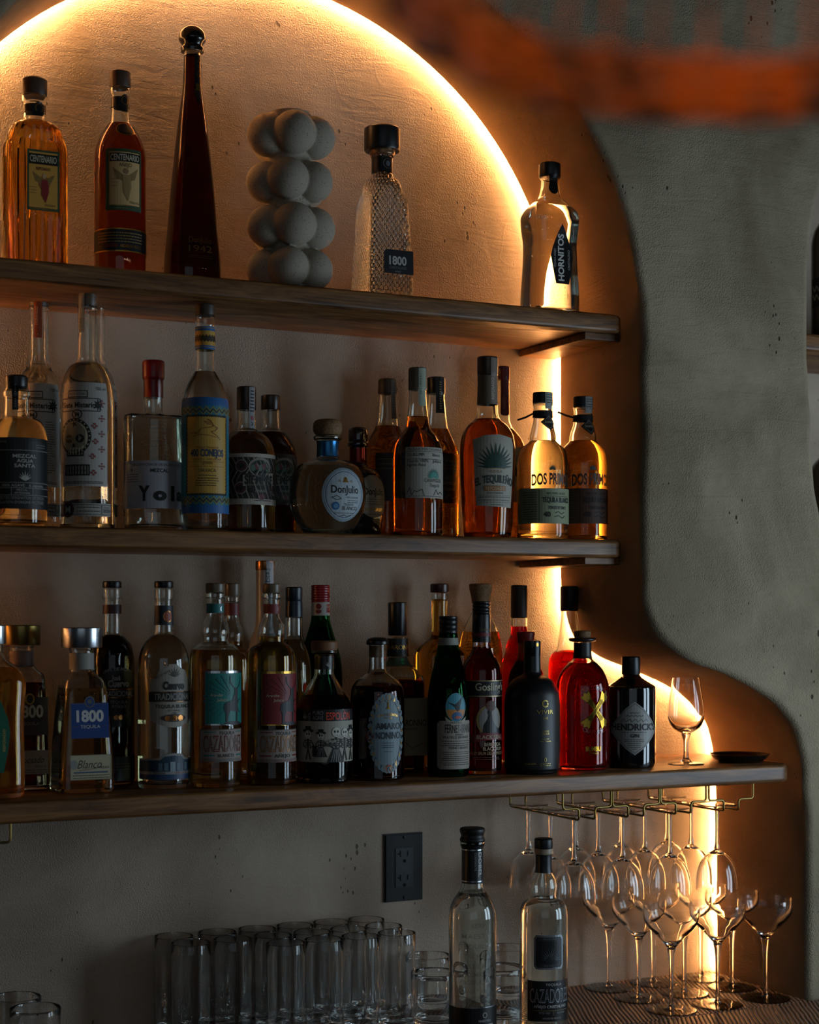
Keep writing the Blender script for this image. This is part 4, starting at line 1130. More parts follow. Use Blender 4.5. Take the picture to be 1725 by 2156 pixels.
b = Bo('tequila_bottle', 'tall amber bottle with cream label and large dark green agave plant', 1027, .060, S2,
       [(50, None), (51, 1120), (58, 960), (58, 945), (55, 920), (42, 896), (27, 882), (22.5, 872), (21.5, 850), (20.5, 792), (21.5, 790), (21.5, 786)], GL, LAMBER, 884, G2)
b.cap(22, 790, 752, P('#3d2c1e', .3), 'stopper', 2)
b.band(853, 792, P('#6b5a48', .5), 'neck_sleeve')
b.label(1040, [('r', -8, 8, 756, 850, P('#75655a', .55)), ('t', 'REPOSADO', 0, 820, 6, P('#c9bba2'), {'rot': -90, 'w': 46})], 'neck_strip')
it = [('p', [(-47, 930), (-20, 922), (10, 920), (46, 926), (50, 940), (46, 1072), (-40, 1068)], P('#a9a394', .6))]
it += agave(2, 990, 56, P('#173f34', .5), 15, 168, .10)+[('r', -22, 26, 991, 992, P('#a98a4a')), ('t', 'TEQUILA', 2, 1000, 5, P('#8f6f3a'), {'w': 30}), ('t', 'EL TEQUILEÑO', 2, 1020, 15, P('#2a3a34', .5), {'w': 88, 'b': .03, 'bend': .004}), ('r', -22, 26, 1027, 1038, P('#96602f', .5)), ('t', 'REPOSADO', 2, 1036, 7, CREAM, {'w': 42}), ('t', 'GRAN RESERVA', 2, 1044, 4, P('#2a3a34'), {'w': 36})]
it += lines(-34, 40, (1050, 1056), P('#5a5a50'), 1.4)+[('r', -34, 42, 1047, 1047.6, P('#5a5a50')), ('r', -34, 42, 1061, 1061.6, P('#5a5a50'))]+lines(-8, 22, (1066,), P('#5a5a50'), 1.2)
b.label(1042, it, 'label')
b = Bo('tequila_bottle', 'amber bottle with red wax strip hidden behind the green agave label bottle', 1060, RE+.004, S2,
       [(44, None), (47, 1120), (49, 985), (48, 960), (42, 930), (28, 908), (18, 896), (14, 880), (13, 800), (13.5, 796)], GL, LAMBER, 905, G2)
b.cap(14, 800, 772, P('#5a1410', .35), 'stopper', 2)
b.label(1064, [('r', -9, 9, 778, 872, P('#6a120e', .4)), ('e', 0, 872, 9, 5, P('#6a120e', .4)), ('t', 'AÑEJO', 0, 850, 6, P('#b06a50'), {'rot': -90, 'w': 26})], 'wax_strip')
b.label(1090, [('r', -30, 30, 945, 1060, P('#a39a88', .6))]+agave(0, 1006, 36, P('#173f34', .5), 9, 160, .12), 'label')

def primos(lab, cx, Y, hw, liq, nx, top, labm, txt):
    k = top-827
    b = Bo('tequila_bottle', lab, cx, Y, S2, [(hw, None), (hw, 1122), (hw, 985), (hw-2, 962), (hw-10, 943), (32, 933), (28, 928), (28, 920), (26, 910), (20.5, 885+k), (19.5, 870+k), (19.5, 856+k), (21, 853+k), (21, 848+k)], GL, liq, 930, G2)
    b.cap(21, 850+k, top, P('#141414', .5), 'cap', 1.5)
    b.band(879+k, 866+k, P('#14110f', .8), 'tied_cord', .0012)
    a0 = b.view-1.25; rr2 = 20*b.s
    p0 = Vector((rr2*math.sin(a0), -rr2*math.cos(a0), b.z(871+k))); q = Vector((-math.cos(PSI)*34*b.s, math.sin(PSI)*34*b.s, -14*b.s if k == 0 else 12*b.s))
    v, f = tube([p0, p0+q*.5+Vector((0, 0, -.001)), p0+q], .0017, 6); mesh_obj('cord_end', v, f, P('#14110f', .8), b.root)
    b.label(cx+14, [('r', -10, 10, top+1, top+36, GREYP)]+lines(-8, 8, (top+6, top+11, top+17, top+22), INK, 1.4), 'tax_strip')
    b.label(cx+13, [('p', [(0, 874+k), (18, 891+k), (0, 909+k), (-18, 891+k)], P('#15120f', .5)), ('p', [(0, 878+k), (14, 891+k), (0, 905+k), (-14, 891+k)], P('#8f836a', .5)), ('p', [(0, 879+k), (13, 891+k), (0, 904+k), (-13, 891+k)], P('#15120f', .5)), ('t', txt, 0, 893+k, 4, CREAM, {'w': 18})], 'hang_tag', gap=.0012)
    b.label(cx+20, [('t', 'DOS PRIMOS', 2, 1023, 22, P('#1f160e', .4), {'w': 92, 'b': .03, 'bend': .0014})]+agave(0, 993, 12, P('#123c3a', .4), 9, 180, .2), 'front_print')
    ik = INK if labm[1] else P('#1c0d06', .6)
    b.label(cx+22, [('r', -88, 88, 1032, 1105, P(labm[0], .6)), ('r', -30, -29, 1036, 1102, ik), ('t', '100% PURO AGAVE', 8, 1045, 5, ik, {'w': 46}), ('r', -18, 42, 1048, 1049, ik), ('t', 'TEQUILA BLANCO' if labm[1] else 'TEQUILA REPOSADO', 12, 1061, 10, ik, {'w': 70, 'b': .03}), ('t', 'FORGED BY FAMILY', 12, 1075, 6, ik, {'w': 44, 'b': .02}), ('t', '40', -13, 1091, 10, ik, {'w': 14, 'b': .03}), ('l', [(4, 1083), (12, 1080), (20, 1085), (28, 1081)], 1.1, ik), ('l', [(2, 1092), (12, 1088), (22, 1094), (30, 1089)], 1.1, ik)]
            +lines(-66, -34, range(1040, 1100, 5), ik, 1.2), 'label')
    return b
primos('clear bottle with diamond neck tag, knotted cord and pale green label', 1143, .046, 54, LPALE, 1141, 827, ('#8b9170', True), 'BLANCO')
primos('golden bottle with diamond neck tag and brown label, rightmost on the middle shelf', 1228, .052, 51, LGOLD, 1222, 836, ('#43230f', False), 'REPO')

# ------------------------------------------------------------------ lowest shelf
b = Bo('tequila_bottle', 'bottle with green lozenge label cut by the left edge of the lowest shelf', -16, .035, S3,
       [(62, None), (64, 1640), (62, 1520), (66, 1440), (60, 1418), (44, 1400), (26, 1385), (22, 1372), (22, 1356)], GL, LGOLD, 1405, G3, shape=squircle(3.6, 1, .8, (.165, .2)), seg=96)
b.cap(28, 1356, 1316, SILVER, 'cap', 2)
b.label(-6, [('p', [(0, 1455), (12, 1475), (27, 1510), (32, 1540), (27, 1580), (18, 1624), (-18, 1624), (-27, 1580), (-32, 1540), (-27, 1510), (-12, 1475)], P('#0f5a41', .45)), ('t', 'REPOSADO', 22, 1556, 5.5, P('#c9a24a'), {'rot': -90, 'w': 46}), ('t', 'TEQUILA', 2, 1540, 12, P('#d5d3cd'), {'rot': -90, 'w': 80, 'b': .03})], 'label', face=0)

def pyramid(lab, cx, Y, r0, r1, yt, capm, capn, hwc, ct, cbm, liq, neckhw):
    b = Bo('tequila_bottle', lab, cx, Y, S3, [(r0, None), (r0, 1655), (r1, yt+12), (r1, yt+12), (r1-3, yt+2), (r1-14, yt-10), (neckhw+2, yt-18), (neckhw, yt-24), (neckhw, ct+50), (neckhw+2, ct+46), (neckhw+1, ct+40)], GL, liq, yt+18, G3, shape=squircle(7, 1, 1, (ZC+(HY-yt-2)*.00068-S3, ZC+(HY-yt+14)*.00068-S3)), seg=112, t=.003)
    b.cap(hwc, ct+42, ct, capm, capn, 2)
    b.band(ct+88, ct+54, cbm, 'neck_label')
    return b
b = pyramid('dark pyramid bottle with brass cap behind the left edge bottle', 46, .135, 52, 42, 1418, BRASS, 'cap', 39, 1316, P('#7d6a5e', .6), LDARK, 24)
b.label(6, [('r', -36, 38, 1466, 1545, P('#2a100c', .5)), ('t', '1800', 0, 1508, 24, P('#b5aea2', .5), {'w': 56, 'b': .03}), ('t', 'TEQUILA', 0, 1524, 6, P('#8a7f72', .5), {'w': 38}), ('e', 0, 1470, 10, 12, GOLD), ('e', 0, 1470, 7, 9, P('#2a100c', .5))], 'label', face=0)
b.label(6, [('r', -36, 38, 1577, 1626, P('#9a8574', .6)), ('t', 'Reposado', -2, 1603, 13, INK, {'w': 58, 'it': .3}), ('t', 'TEQUILA', 20, 1612, 4, INK, {'w': 24})]+lines(-32, 34, (1617, 1622), INK, 1.2), 'lower_label', face=0)
b = pyramid('clear pyramid bottle with wide silver cap and blue label', 172, .060, 58, 44, 1430, SILVER, 'cap', 43, 1321, P('#8f8a80', .6), LPALE, 25)
b.label(4, [('r', -40, 40, 1478, 1551, P('#123a7a', .45)), ('r', -38, 38, 1479.5, 1480.3, SILVER), ('e', 0, 1476, 11, 12, SILVER), ('e', 0, 1476, 8.5, 9.5, P('#123a7a', .45)), ('e', 0, 1475, 5, 5, SILVER), ('t', '1800', 0, 1516, 22, P('#c9c8c4', .5), {'w': 58, 'b': .04}), ('t', 'TEQUILA', 0, 1530, 6.5, P('#c9c8c4', .5), {'w': 42}), ('r', -34, -24, 1526, 1527, SILVER), ('r', 24, 34, 1526, 1527, SILVER)], 'label', face=0)
b.label(4, [('r', -44, 44, 1585, 1637, P('#b3a988', .6)), ('t', 'Blanco', -4, 1613, 17, INK, {'w': 50, 'it': .3}), ('e', -36, 1605, 8, 10, P('#8d8f88')), ('t', 'TEQUILA', 28, 1614, 4.5, INK, {'w': 22}), ('r', -36, 36, 1620, 1623, P('#2a4f6a', .6)), ('l', [(-26, 1617), (0, 1615), (24, 1611)], 1, INK)]+lines(-38, 40, (1627, 1632), INK, 1.3)+frame(-44, 44, 1585, 1637, 1, P('#6f6a55')), 'lower_label', face=0)

b = Bo('tequila_bottle', 'dark tall bottle with arched black label behind the clear silver capped pyramid', 236, .150, S3,
       [(46, None), (47, 1640), (47, 1410), (46, 1385), (40, 1358), (27, 1342), (20, 1335), (19.5, 1320), (18.5, 1262), (20, 1260), (20, 1242), (19, 1238)], GL, LBROWN, 1340, G3)
b.cap(20, 1238, 1224, BLACK, 'cap', 2); b.band(1292, 1273, P('#3a1512', .5), 'neck_band')
b.label(250, [('p', [(-42, 1528), (-42, 1435), (-34, 1418), (-18, 1407), (0, 1403), (18, 1407), (34, 1418), (42, 1435), (42, 1528)], P('#0d0c0c', .5)), ('t', '100% DE AGAVE', 0, 1410, 6, GREYP, {'w': 64, 'bend': .007}), ('t', 'José', -6, 1431, 10, GREYP, {'w': 18, 'b': .03}), ('t', 'Cuervo', 0, 1444, 13, GREYP, {'w': 46, 'b': .04}), ('r', -42, 42, 1449, 1467, P('#1a1716')), ('r', -42, 42, 1449, 1450.4, COPPER), ('r', -42, 42, 1466, 1467.4, COPPER), ('t', 'TRADICIONAL', 0, 1464, 11, GREYP, {'w': 70, 'b': .02}), ('t', 'TEQUILA', 0, 1479, 6, GREYP, {'w': 38}), ('t', 'AÑEJO', 0, 1488, 6, GREYP, {'w': 30}), ('e', 0, 1508, 22, 7, P('#3c2a1e')), ('e', -6, 1508, 5, 5, COPPER), ('e', 4, 1508, 5, 5, COPPER)], 'label')
b.label(250, [('r', -60, 60, 1590, 1640, P('#12161c', .5))]+lines(-40, 40, (1604, 1610, 1616), P('#6a5a44'), 1.2), 'base_label')
b = Bo('tequila_bottle', 'clear tall bottle with scalloped cream label and blue house band at its base', 345, .062, S3,
       [(53, None), (54, 1640), (54, 1412), (52, 1385), (42, 1356), (28, 1341), (20.5, 1334), (19.5, 1320), (18.5, 1264), (20, 1261), (20, 1242), (19, 1238)], GL, LCLEAR, 1339, G3)
b.cap(20, 1238, 1224, BLACK, 'cap', 2)
b.label(350, [('r', -62, 62, 1275, 1316, P('#16222e', .5)), ('e', 4, 1298, 10, 12, P('#9a4a32', .5)), ('o', 4, 1298, 10, 12, 1.5, COPPER)], 'neck_label')
b.label(363, [('p', [(-48, 1512), (-48, 1432), (-34, 1425), (-28, 1410), (-12, 1404), (-6, 1397), (10, 1397), (16, 1404), (32, 1410), (40, 1425), (56, 1432), (56, 1512), (40, 1520), (20, 1527), (4, 1529), (-14, 1527), (-34, 1520)], P('#9d9487', .6))]+agave(4, 1424, 22, P('#4d4a40'), 7, 120, .14)
        +[('t', 'Cuervo', 4, 1449, 15, INK, {'w': 48, 'b': .05}), ('r', -50, 58, 1454, 1475, P('#1c1918', .5)), ('r', -50, 58, 1454, 1455.2, COPPER), ('r', -50, 58, 1474, 1475.2, COPPER), ('t', 'TRADICIONAL', 4, 1471, 13, P('#8f887c'), {'w': 86, 'b': .02}), ('t', 'TEQUILA BLANCO', 6, 1488, 7, P('#2c2620'), {'w': 84, 'b': .02}), ('t', 'EST. DEPUIS', 4, 1495, 3.5, INK), ('t', '1795', 4, 1501, 4, INK), ('e', 4, 1509, 28, 8, P('#3c2a20')), ('e', -10, 1509, 6, 6, COPPER), ('e', 4, 1509, 6, 6, COPPER), ('e', 18, 1509, 6, 6, COPPER), ('t', '100% DE AGAVE', -20, 1420, 4, INK, {'w': 36, 'rot': -28})], 'label')
b.label(356, [('p', [(-75, 1637), (-75, 1594), (-20, 1592), (-12, 1584), (10, 1582), (30, 1584), (38, 1592), (75, 1594), (75, 1637)], P('#8f8c86', .6)), ('p', [(-75, 1620), (-75, 1598), (-18, 1596), (-10, 1589), (10, 1587), (28, 1589), (36, 1596), (75, 1598), (75, 1620)], P('#1d3a4e', .5)), ('r', -75, 75, 1626, 1637, P('#1f3f66', .5))]
        +[('r', x, x+8, 1602, 1618, P('#58707e')) for x in (-22, -10, 16, 36)]+[('r', 2, 13, 1600, 1620, P('#8fa0a8'))]+[('t', 'TEQUILA', -20, 1625, 4, INK), ('t', '100% AGAVE', 30, 1625, 4, P('#8a2a22'))], 'base_label')

def deer_bottle(lab, cx, Y, hw, top, liq, fill, panel, lower, G, base=None, zs=S3, labels=True, name='tequila_bottle'):
    k = hw/54
    b = Bo(name, lab, cx, Y, zs, [(hw, None), (hw, top+405), (hw*1.0, top+168), (hw*.985, top+152), (hw*.90, top+138), (hw*.76, top+131), (33*k, top+127), (28*k, top+122), (28*k, top+116), (30*k, top+103), (27*k, top+85), (19*k, top+70), (17.5*k, top+55), (17.5*k, top+34), (20*k, top+31), (20*k, top+22), (19*k, top+19)], GL, liq, fill, G)
    return b
def cazadores(lab, cx, Y, hw, capx, top, panel, word, liq, fill, colr, G3=G3):
    b = deer_bottle(lab, cx, Y, hw, top, liq, fill, None, None, G3)
    b.cap(20*hw/54, top+20, top, P('#6a5844', .35), 'stopper', 2)
    b.band(top+63, top+43, colr, 'neck_band')
    b.label(cx+16, [('e', 0, top+54, 8, 9, colr), ('o', 0, top+54, 8, 9, 1.2, SILVER)], 'neck_seal')
    DE = P('#1d1f22', .5); y = top+188
    it = [('r', -40, 62, y-5, y+108, GOLD if word == 'AÑEJO' else SILVER), ('r', -38, 60, y, y+105, panel)]
    it += [('p', [(20+70*math.cos(a)*.9, y+52+50*math.sin(a)), (20+8*math.cos(a+.05), y+52+8*math.sin(a+.05)), (20+70*math.cos(a+.09)*.9, y+52+50*math.sin(a+.09))], colr) for a in [2.1+k*.22 for k in range(11)]]
    it += [('t', 'Arandas', -16, y+48, 6, CREAM, {'w': 26, 'it': .1}), ('t', 'Jalisco', -4, y+58, 6, CREAM, {'w': 22, 'it': .1})]
    it += [('p', [(2, y+62), (20, y+56), (26, y+40), (25, y+32), (31, y+30), (36, y+34), (35, y+46), (37, y+64), (36, y+76), (35, y+102), (31, y+102), (31, y+80), (14, y+78), (10, y+88), (8, y+102), (4, y+102), (4, y+84), (0, y+74)], DE), ('l', [(27, y+32), (20, y+26), (14, y+17), (14, y+6)], 1.8, DE), ('l', [(18, y+22), (12, y+20)], 1.5, DE), ('l', [(34, y+32), (41, y+26), (47, y+17), (47, y+6)], 1.8, DE), ('l', [(43, y+22), (50, y+19)], 1.5, DE), ('e', 44, y+68, 9, 14, panel), ('o', 44, y+68, 9, 14, 1.4, SILVER if word != 'AÑEJO' else GOLD), ('e', 24, y+104, 22, 4, DE)]
    b.label(cx+18, it, 'label')
    y = top+304
    it = [('r', -46, 60, y, y+68, P('#96867b', .6)), ('r', -46, 60, y, y+2, P('#6a5a50')), ('t', 'TEQUILA', 12, y+11, 6, INK, {'w': 36, 'b': .02}), ('r', -38, -12, y+5, y+7, colr), ('r', 34, 56, y+5, y+7, colr)]
    it += [('t', 'CAZADORES', 8, y+46, 32, P('#6a2a1e', .45) if word != 'AÑEJO' else P('#8a5a24', .4, .3), {'w': 94, 'b': .02}), ('t', 'CAZADORES', 8.6, y+45.5, 30, P('#8f7f74', .6), {'w': 92, 'b': -.022}), ('t', word, 10, y+58, 6.5, P('#2a2420'), {'w': 36, 'b': .02}), ('r', -40, -14, y+53, y+56, colr), ('r', 36, 56, y+53, y+56, colr), ('r', -46, 60, y+61, y+68, P('#7d6a62', .6)), ('t', 'HECHO EN MÉXICO', 12, y+66.5, 3.5, colr, {'w': 44})]
    b.label(cx+14, it, 'lower_label')
    return b
cazadores('bulb necked bottle with teal deer label', 453, .046, 54, 455, 1228, TEAL, 'BLANCO', LPALE, 1368, P('#1f6f6c', .5))
cazadores('bulb necked bottle with red deer label', 572, .046, 51, 572, 1229, P('#7d1a1e', .5), 'AÑEJO', LGOLD, 1340, P('#7a2420', .5))
b = deer_bottle('golden bulb necked bottle squeezed behind the teal and red deer label bottles', 489, .150, 43, 1236, LGOLD, 1350, None, None, G3)
b.cap(16, 1255, 1228, P('#6a5844', .35), 'stopper', 2); b.band(1296, 1270, P('#6a2420', .5), 'neck_band')
b = Bo('vodka_bottle', 'tall frosted white bottle with copper cap against the back wall, lowest shelf', 558, .186, S3,
       [(36, None), (37, 1620), (37, 1400), (35, 1370), (28, 1340), (20.5, 1320), (19, 1290), (19, 1200), (19, 1199)], P('#8d8a88', .35), None, None, G3, t=0)
b.cap(20, 1201, 1181, COPPER, 'cap', 1.5)
b.label(569, [('r', -9, 9, 1181.5, 1270, P('#a9a8ac', .6)), ('t', 'BELVEDERE', -1, 1228, 8, INK, {'rot': -90, 'w': 62})], 'neck_strip')
b = Bo('tequila_bottle', 'clear bottle with tall black cap between the red deer label and green glass bottles', 619, .128, S3,
       [(36, None), (37, 1630), (37, 1430), (36, 1400), (30, 1370), (22, 1350), (19, 1335), (18, 1300), (17, 1298), (17, 1292)], GL, LPALE, 1346, G3)
b.cap(18, 1264, 1236, P('#121b26', .35), 'cap', 2); b.part('neck_sleeve', [(18.5, 1299), (18, 1266), (17.5, 1264)], P('#141d2a', .35))
b = Bo('vermouth_bottle', 'green glass wine shaped bottle with red screw cap', 675, .172, S3,
       [(45, None), (46, 1630), (46, 1420), (43, 1390), (34, 1355), (25, 1325), (20, 1305), (19, 1290), (18.5, 1270), (18, 1268)], GREEN, LBROWN, 1320, G3)
b.cap(20, 1268, 1232, REDCAP, 'cap', 2, 6); b.band(1296, 1268, P('#a8a39a', .6), 'neck_label')
b.label(671, [('e', 0, 1277, 6, 6, P('#6a1a1c')), ('r', -6, 6, 1284, 1287, P('#6a1a1c')), ('e', 0, 1288, 6, 4, P('#6a1a1c')), ('r', 17, 30, 1272, 1290, REDP), ('t', 'PUNT', 23, 1280, 5, CREAM)], 'neck_print')

b = Bo('tequila_bottle', 'squat bottle with skeleton scene label, black top band and red lettering', 683, .045, S3,
       [(57, None), (58, 1640), (59, 1505), (56, 1484), (42, 1457), (29, 1435), (21, 1420), (20, 1405), (20, 1378), (26, 1376), (27, 1370), (25, 1368)], GL, LDARK, 1463, G3)
b.cap(28, 1369, 1349, P('#7a4f2c', .55), 'stopper', 3)
b.band(1409, 1381, BLACK, 'neck_label')
b.label(692, agave(0, 1404, 14, GREYP, 5, 90, .14), 'neck_print')
BN = P('#a39c8d', .6)
it = [('r', -92, 92, 1491, 1600, BN), ('r', -92, 92, 1491, 1515, P('#0d0d0f', .5)), ('t', 'PURO', -22, 1502, 8, GREYP, {'w': 22}), ('t', 'AGAVE', -22, 1512, 8, GREYP, {'w': 22}), ('t', 'ESPOLÒN', 24, 1512, 15, P('#e0452c', .5), {'w': 58, 'b': .015}), ('t', '100%', -38, 1506, 6, GREYP, {'rot': -90, 'w': 16})]+agave(-52, 1511, 14, GREYP, 5, 100, .12)
def skeleton(x, y, s, hat, skirt):
    q = [('e', x, y-52*s, 8*s, 9*s, P('#c9c3b4', .6)), ('e', x-3*s, y-53*s, 2*s, 2.4*s, INK), ('e', x+3*s, y-53*s, 2*s, 2.4*s, INK), ('r', x-3*s, x+3*s, y-47*s, y-45.6*s, INK)]
    q += [('r', x-1.5*s, x+1.5*s, y-43*s, y-20*s, INK)]+[('r', x-7*s, x+7*s, y-40*s+4*k*s, y-38*s+4*k*s, INK) for k in range(4)]
    q += [('l', [(x-7*s, y-40*s), (x-14*s, y-28*s), (x-4*s, y-22*s)], 2*s, INK), ('l', [(x+7*s, y-40*s), (x+14*s, y-28*s), (x+4*s, y-22*s)], 2*s, INK)]
    if hat: q += [('e', x, y-60*s, 14*s, 4*s, INK), ('r', x-7*s, x+7*s, y-70*s, y-60*s, INK)]
    if skirt: q += [('p', [(x-6*s, y-22*s), (x+6*s, y-22*s), (x+17*s, y+4*s), (x-17*s, y+4*s)], INK)]+[('l', [(x+k*2*s, y-20*s), (x+k*5*s, y+3*s)], .9*s, GREYP) for k in (-2, -1, 0, 1, 2)]
    else: q += [('l', [(x, y-20*s), (x-5*s, y+3*s)], 3*s, INK), ('l', [(x, y-20*s), (x+6*s, y+3*s)], 3*s, INK)]
    return q
it += skeleton(-44, 1592, .95, True, False)+skeleton(-16, 1586, .78, True, True)+skeleton(16, 1596, 1.12, False, True)+skeleton(37, 1594, 1.05, False, False)+skeleton(58, 1594, 1.0, True, False)+[('e', 4, 1562, 14, 6, P('#4c473f')), ('r', -34, -24, 1566, 1588, INK)]+[('e', -2+5*k, 1558-2*(k % 2), 3, 3, P('#8d877a')) for k in range(4)]
b.label(692, it, 'label')

b = Bo('amaro_bottle', 'round shouldered dark red bottle with grey laurel wreath label and black ball cap', 795, .045, S3,
       [(56, None), (57, 1635), (57, 1475), (55, 1452), (44, 1432), (28, 1421), (21, 1415), (18.5, 1405), (18, 1362), (19, 1360), (19, 1358)], GL, LRUM, 1444, G3)
b.part('cap', [(19, 1358), (23, 1357), (23.5, 1351), (20, 1345), (12, 1342), (5, 1341)], P('#0c0c0d', .3), sharp=70)
b.part('stopper', [(15, 1384), (15.5, 1359)], CORK, track=False)
GRB = P('#74858c', .5)
it = [('e', 0, 1540, 36, 72, GRB)]
for k in range(34):
    a = 2*math.pi*k/34; it.append(('e', 38*math.cos(a), 1540+77*math.sin(a), 5.4, 7, GRB, {'n': 10}))
for k in range(34):
    a = 2*math.pi*(k+.5)/34; it.append(('p', [(33*math.cos(a-.05), 1540+68*math.sin(a-.05)), (41*math.cos(a+.04), 1540+81*math.sin(a+.04)), (36*math.cos(a+.09), 1540+73*math.sin(a+.09))], P('#b08a4a', .35, .6) if k % 2 else P('#1d2a3a', .5)))
it += [('e', 0, 1468, 7, 8, GRB), ('o', 0, 1466, 5, 7, 1.2, GOLD), ('r', -1.4, 1.4, 1472, 1488, GOLD), ('r', -4, 4, 1487, 1490, GOLD), ('e', -39, 1546, 8, 10, P('#6a1a1c', .5)), ('e', 2, 1614, 8, 9, P('#8a4a30', .5)), ('t', 'QUINTESSENTIA', 0, 1504, 5, GOLD, {'w': 46, 'bend': .006}), ('t', 'DISTILLERIE', 0, 1510, 3, GOLD, {'w': 16}), ('t', 'AMARO', 2, 1532, 13, P('#16222c', .5), {'w': 56, 'b': .01}), ('t', 'NONINO', 2, 1552, 14, P('#16222c', .5), {'w': 56, 'b': .01})]+lines(-12, 14, (1560, 1565, 1569), P('#2a3a44'), 1.1)+lines(-8, 10, (1578,), P('#2a3a44'), 1.1)
b.label(817, it, 'label')
b = Bo('liqueur_bottle', 'square dark amber bottle with black tag collar behind the wreath label bottle', 837, .150, S3,
       [(47, None), (48, 1620), (48, 1440), (47, 1428), (40, 1416), (28, 1402), (20, 1390), (18, 1375), (17.5, 1345), (17, 1342)], GL, LDARK, 1432, G3, shape=squircle(5, 1, 1, (.165, .195)), seg=96)
b.cap(20, 1338, 1268, P('#0f0f11', .3), 'cap', 2)
b.label(840, [('r', -24, 24, 1344, 1382, P('#0c0b0b', .4)), ('t', 'DISARONNO', 1, 1367, 9, GOLD, {'w': 60})]+frame(-24, 24, 1344, 1382, .8, P('#2a2420')), 'collar_tag', gap=.004)
b.label(838, [('r', -28, 28, 1384, 1402, P('#4a5a44', .5)), ('e', 10, 1392, 4, 6, P('#2fae5a', .4))], 'tax_strip')
b.label(6, [('r', -44, 44, 1468, 1588, P('#a69a7b', .6)), ('t', 'DISARONNO', 0, 1526, 13, INK, {'w': 76}), ('t', 'ORIGINALE', 0, 1534, 4, INK, {'w': 34}), ('l', [(-30, 1570), (-10, 1560), (4, 1572), (30, 1562)], .8, GOLD)], 'label', face=0)

b = Bo('whiskey_bottle', 'pale square shouldered bottle with orange framed label behind the green bottle', 926, .172, S3,
       [(46, None), (47, 1620), (49, 1400), (49, 1384), (45, 1368), (32, 1352), (20, 1340), (17, 1330), (16.5, 1265), (18, 1262), (18, 1250)], GL, LGOLD, 1262, G3, shape=squircle(3.5, 1, .9, (.185, .215)), seg=80)
b.cap(20, 1248, 1229, P('#3a1c12', .3), 'stopper', 2)
b.label(4, [('r', -30, 30, 1380, 1560, P('#a07a52', .6)), ('r', -24, 24, 1388, 1560, P('#8d7a68', .6)), ('r', -12, 14, 1398, 1424, REDP)]+frame(-27, 27, 1384, 1562, 1.4, ORANGE), 'label', face=0)

b = Bo('amaro_bottle', 'slim green glass bottle with eagle oval and pale printed label', 944, .040, S3,
       [(43, None), (44, 1625), (44, 1485), (42.5, 1462), (37, 1428), (29, 1395), (23, 1366), (20.5, 1350), (19.5, 1335), (19, 1332)], GREEN, LBROWN, 1440, G3)
b.cap(19.5, 1342, 1297, P('#101114', .35), 'cap', 2, 4); b.band(1358, 1343, P('#8a857b', .6), 'tax_strip')
b.label(961, [('e', 0, 1487, 23, 30, P('#3f8f9f', .5)), ('p', [(-22, 1492), (22, 1492), (20, 1502), (12, 1512), (-12, 1512), (-20, 1502)], P('#c07a3a', .5)), ('e', 2, 1506, 12, 9, P('#2a5f8a', .5)), ('e', 4, 1508, 8, 3, P('#b0503a', .5)), ('p', [(-18, 1476), (-2, 1481), (6, 1474), (15, 1466), (8, 1484), (8, 1492), (2, 1496), (-4, 1486)], P('#23262a', .5)), ('p', [(-24, 1506), (-14, 1514), (0, 1517), (14, 1514), (24, 1506), (22, 1516), (10, 1524), (-10, 1524), (-22, 1516)], P('#a8a08e', .6)), ('t', 'FRATELLI', 0, 1521, 4, INK, {'w': 26}), ('o', 0, 1487, 23, 30, 1.0, P('#5f8f9a'))], 'oval_label')
it = [('p', [(-36, 1521), (-30, 1515), (48, 1515), (52, 1521), (52, 1610), (46, 1616), (-30, 1616), (-36, 1610)], P('#9a8f84', .6)), ('t', 'FERNET-BRANCA', 18, 1540, 17, P('#2a1d12', .5), {'w': 74, 'b': .02}), ('t', 'AMARO', 12, 1546, 3.6, INK), ('t', 'FRATELLI BRANCA', 8, 1552, 5, INK, {'w': 62}), ('t', 'FERNET-BRANCA', 14, 1574, 5, INK, {'w': 48})]+lines(-26, 44, (1557, 1562, 1566, 1580, 1584, 1589, 1593, 1597, 1602, 1606), INK, 1.0, 5)
b.label(956, it, 'label')

b = Bo('liqueur_bottle', 'rounded amber decanter with big cork, half hidden by the black seal label bottle', 1012, .178, S3,
       [(40, None), (43, 1620), (46, 1420), (46, 1380), (42, 1345), (34, 1318), (24, 1298), (18, 1285), (16, 1275), (17, 1270)], GL, LGOLD, 1330, G3)
b.part('stopper', [(18, 1270), (20, 1255), (24, 1236), (24, 1231), (22, 1229)], CORK, sharp=50)
b = Bo('rum_bottle', 'dark red rum bottle with black label showing a black seal', 1014, .048, S3,
       [(42, None), (43, 1615), (43, 1422), (41, 1404), (33, 1388), (24, 1376), (20, 1364), (19, 1345), (18, 1342)], GL, LRUM, 1362, G3)
b.cap(19, 1292, 1266, BLACK, 'cap', 2, 3); b.part('neck_sleeve', [(19.5, 1352), (19, 1294), (18, 1292)], P('#0e0d0e', .35))
b.label(1014, [('r', -30, 30, 1332, 1340, P('#6a1a1c', .5)), ('t', 'Goslings', 8, 1328, 7, P('#6a5a44'), {'w': 26})], 'neck_print')
b.label(1026, [('r', -68, 50, 1431, 1466, P('#0d0c0c', .45)), ('r', -68, 50, 1431, 1433, P('#a8946a', .4, .5)), ('r', -68, 50, 1463, 1465, P('#a8946a', .4, .5)), ('t', 'Gosling\'s', 10, 1452, 15, CREAM, {'w': 70, 'b': .02}), ('t', 'Since 1806', 20, 1459, 4, GREYP, {'w': 26})], 'label')
DKS = P('#101012', .4)
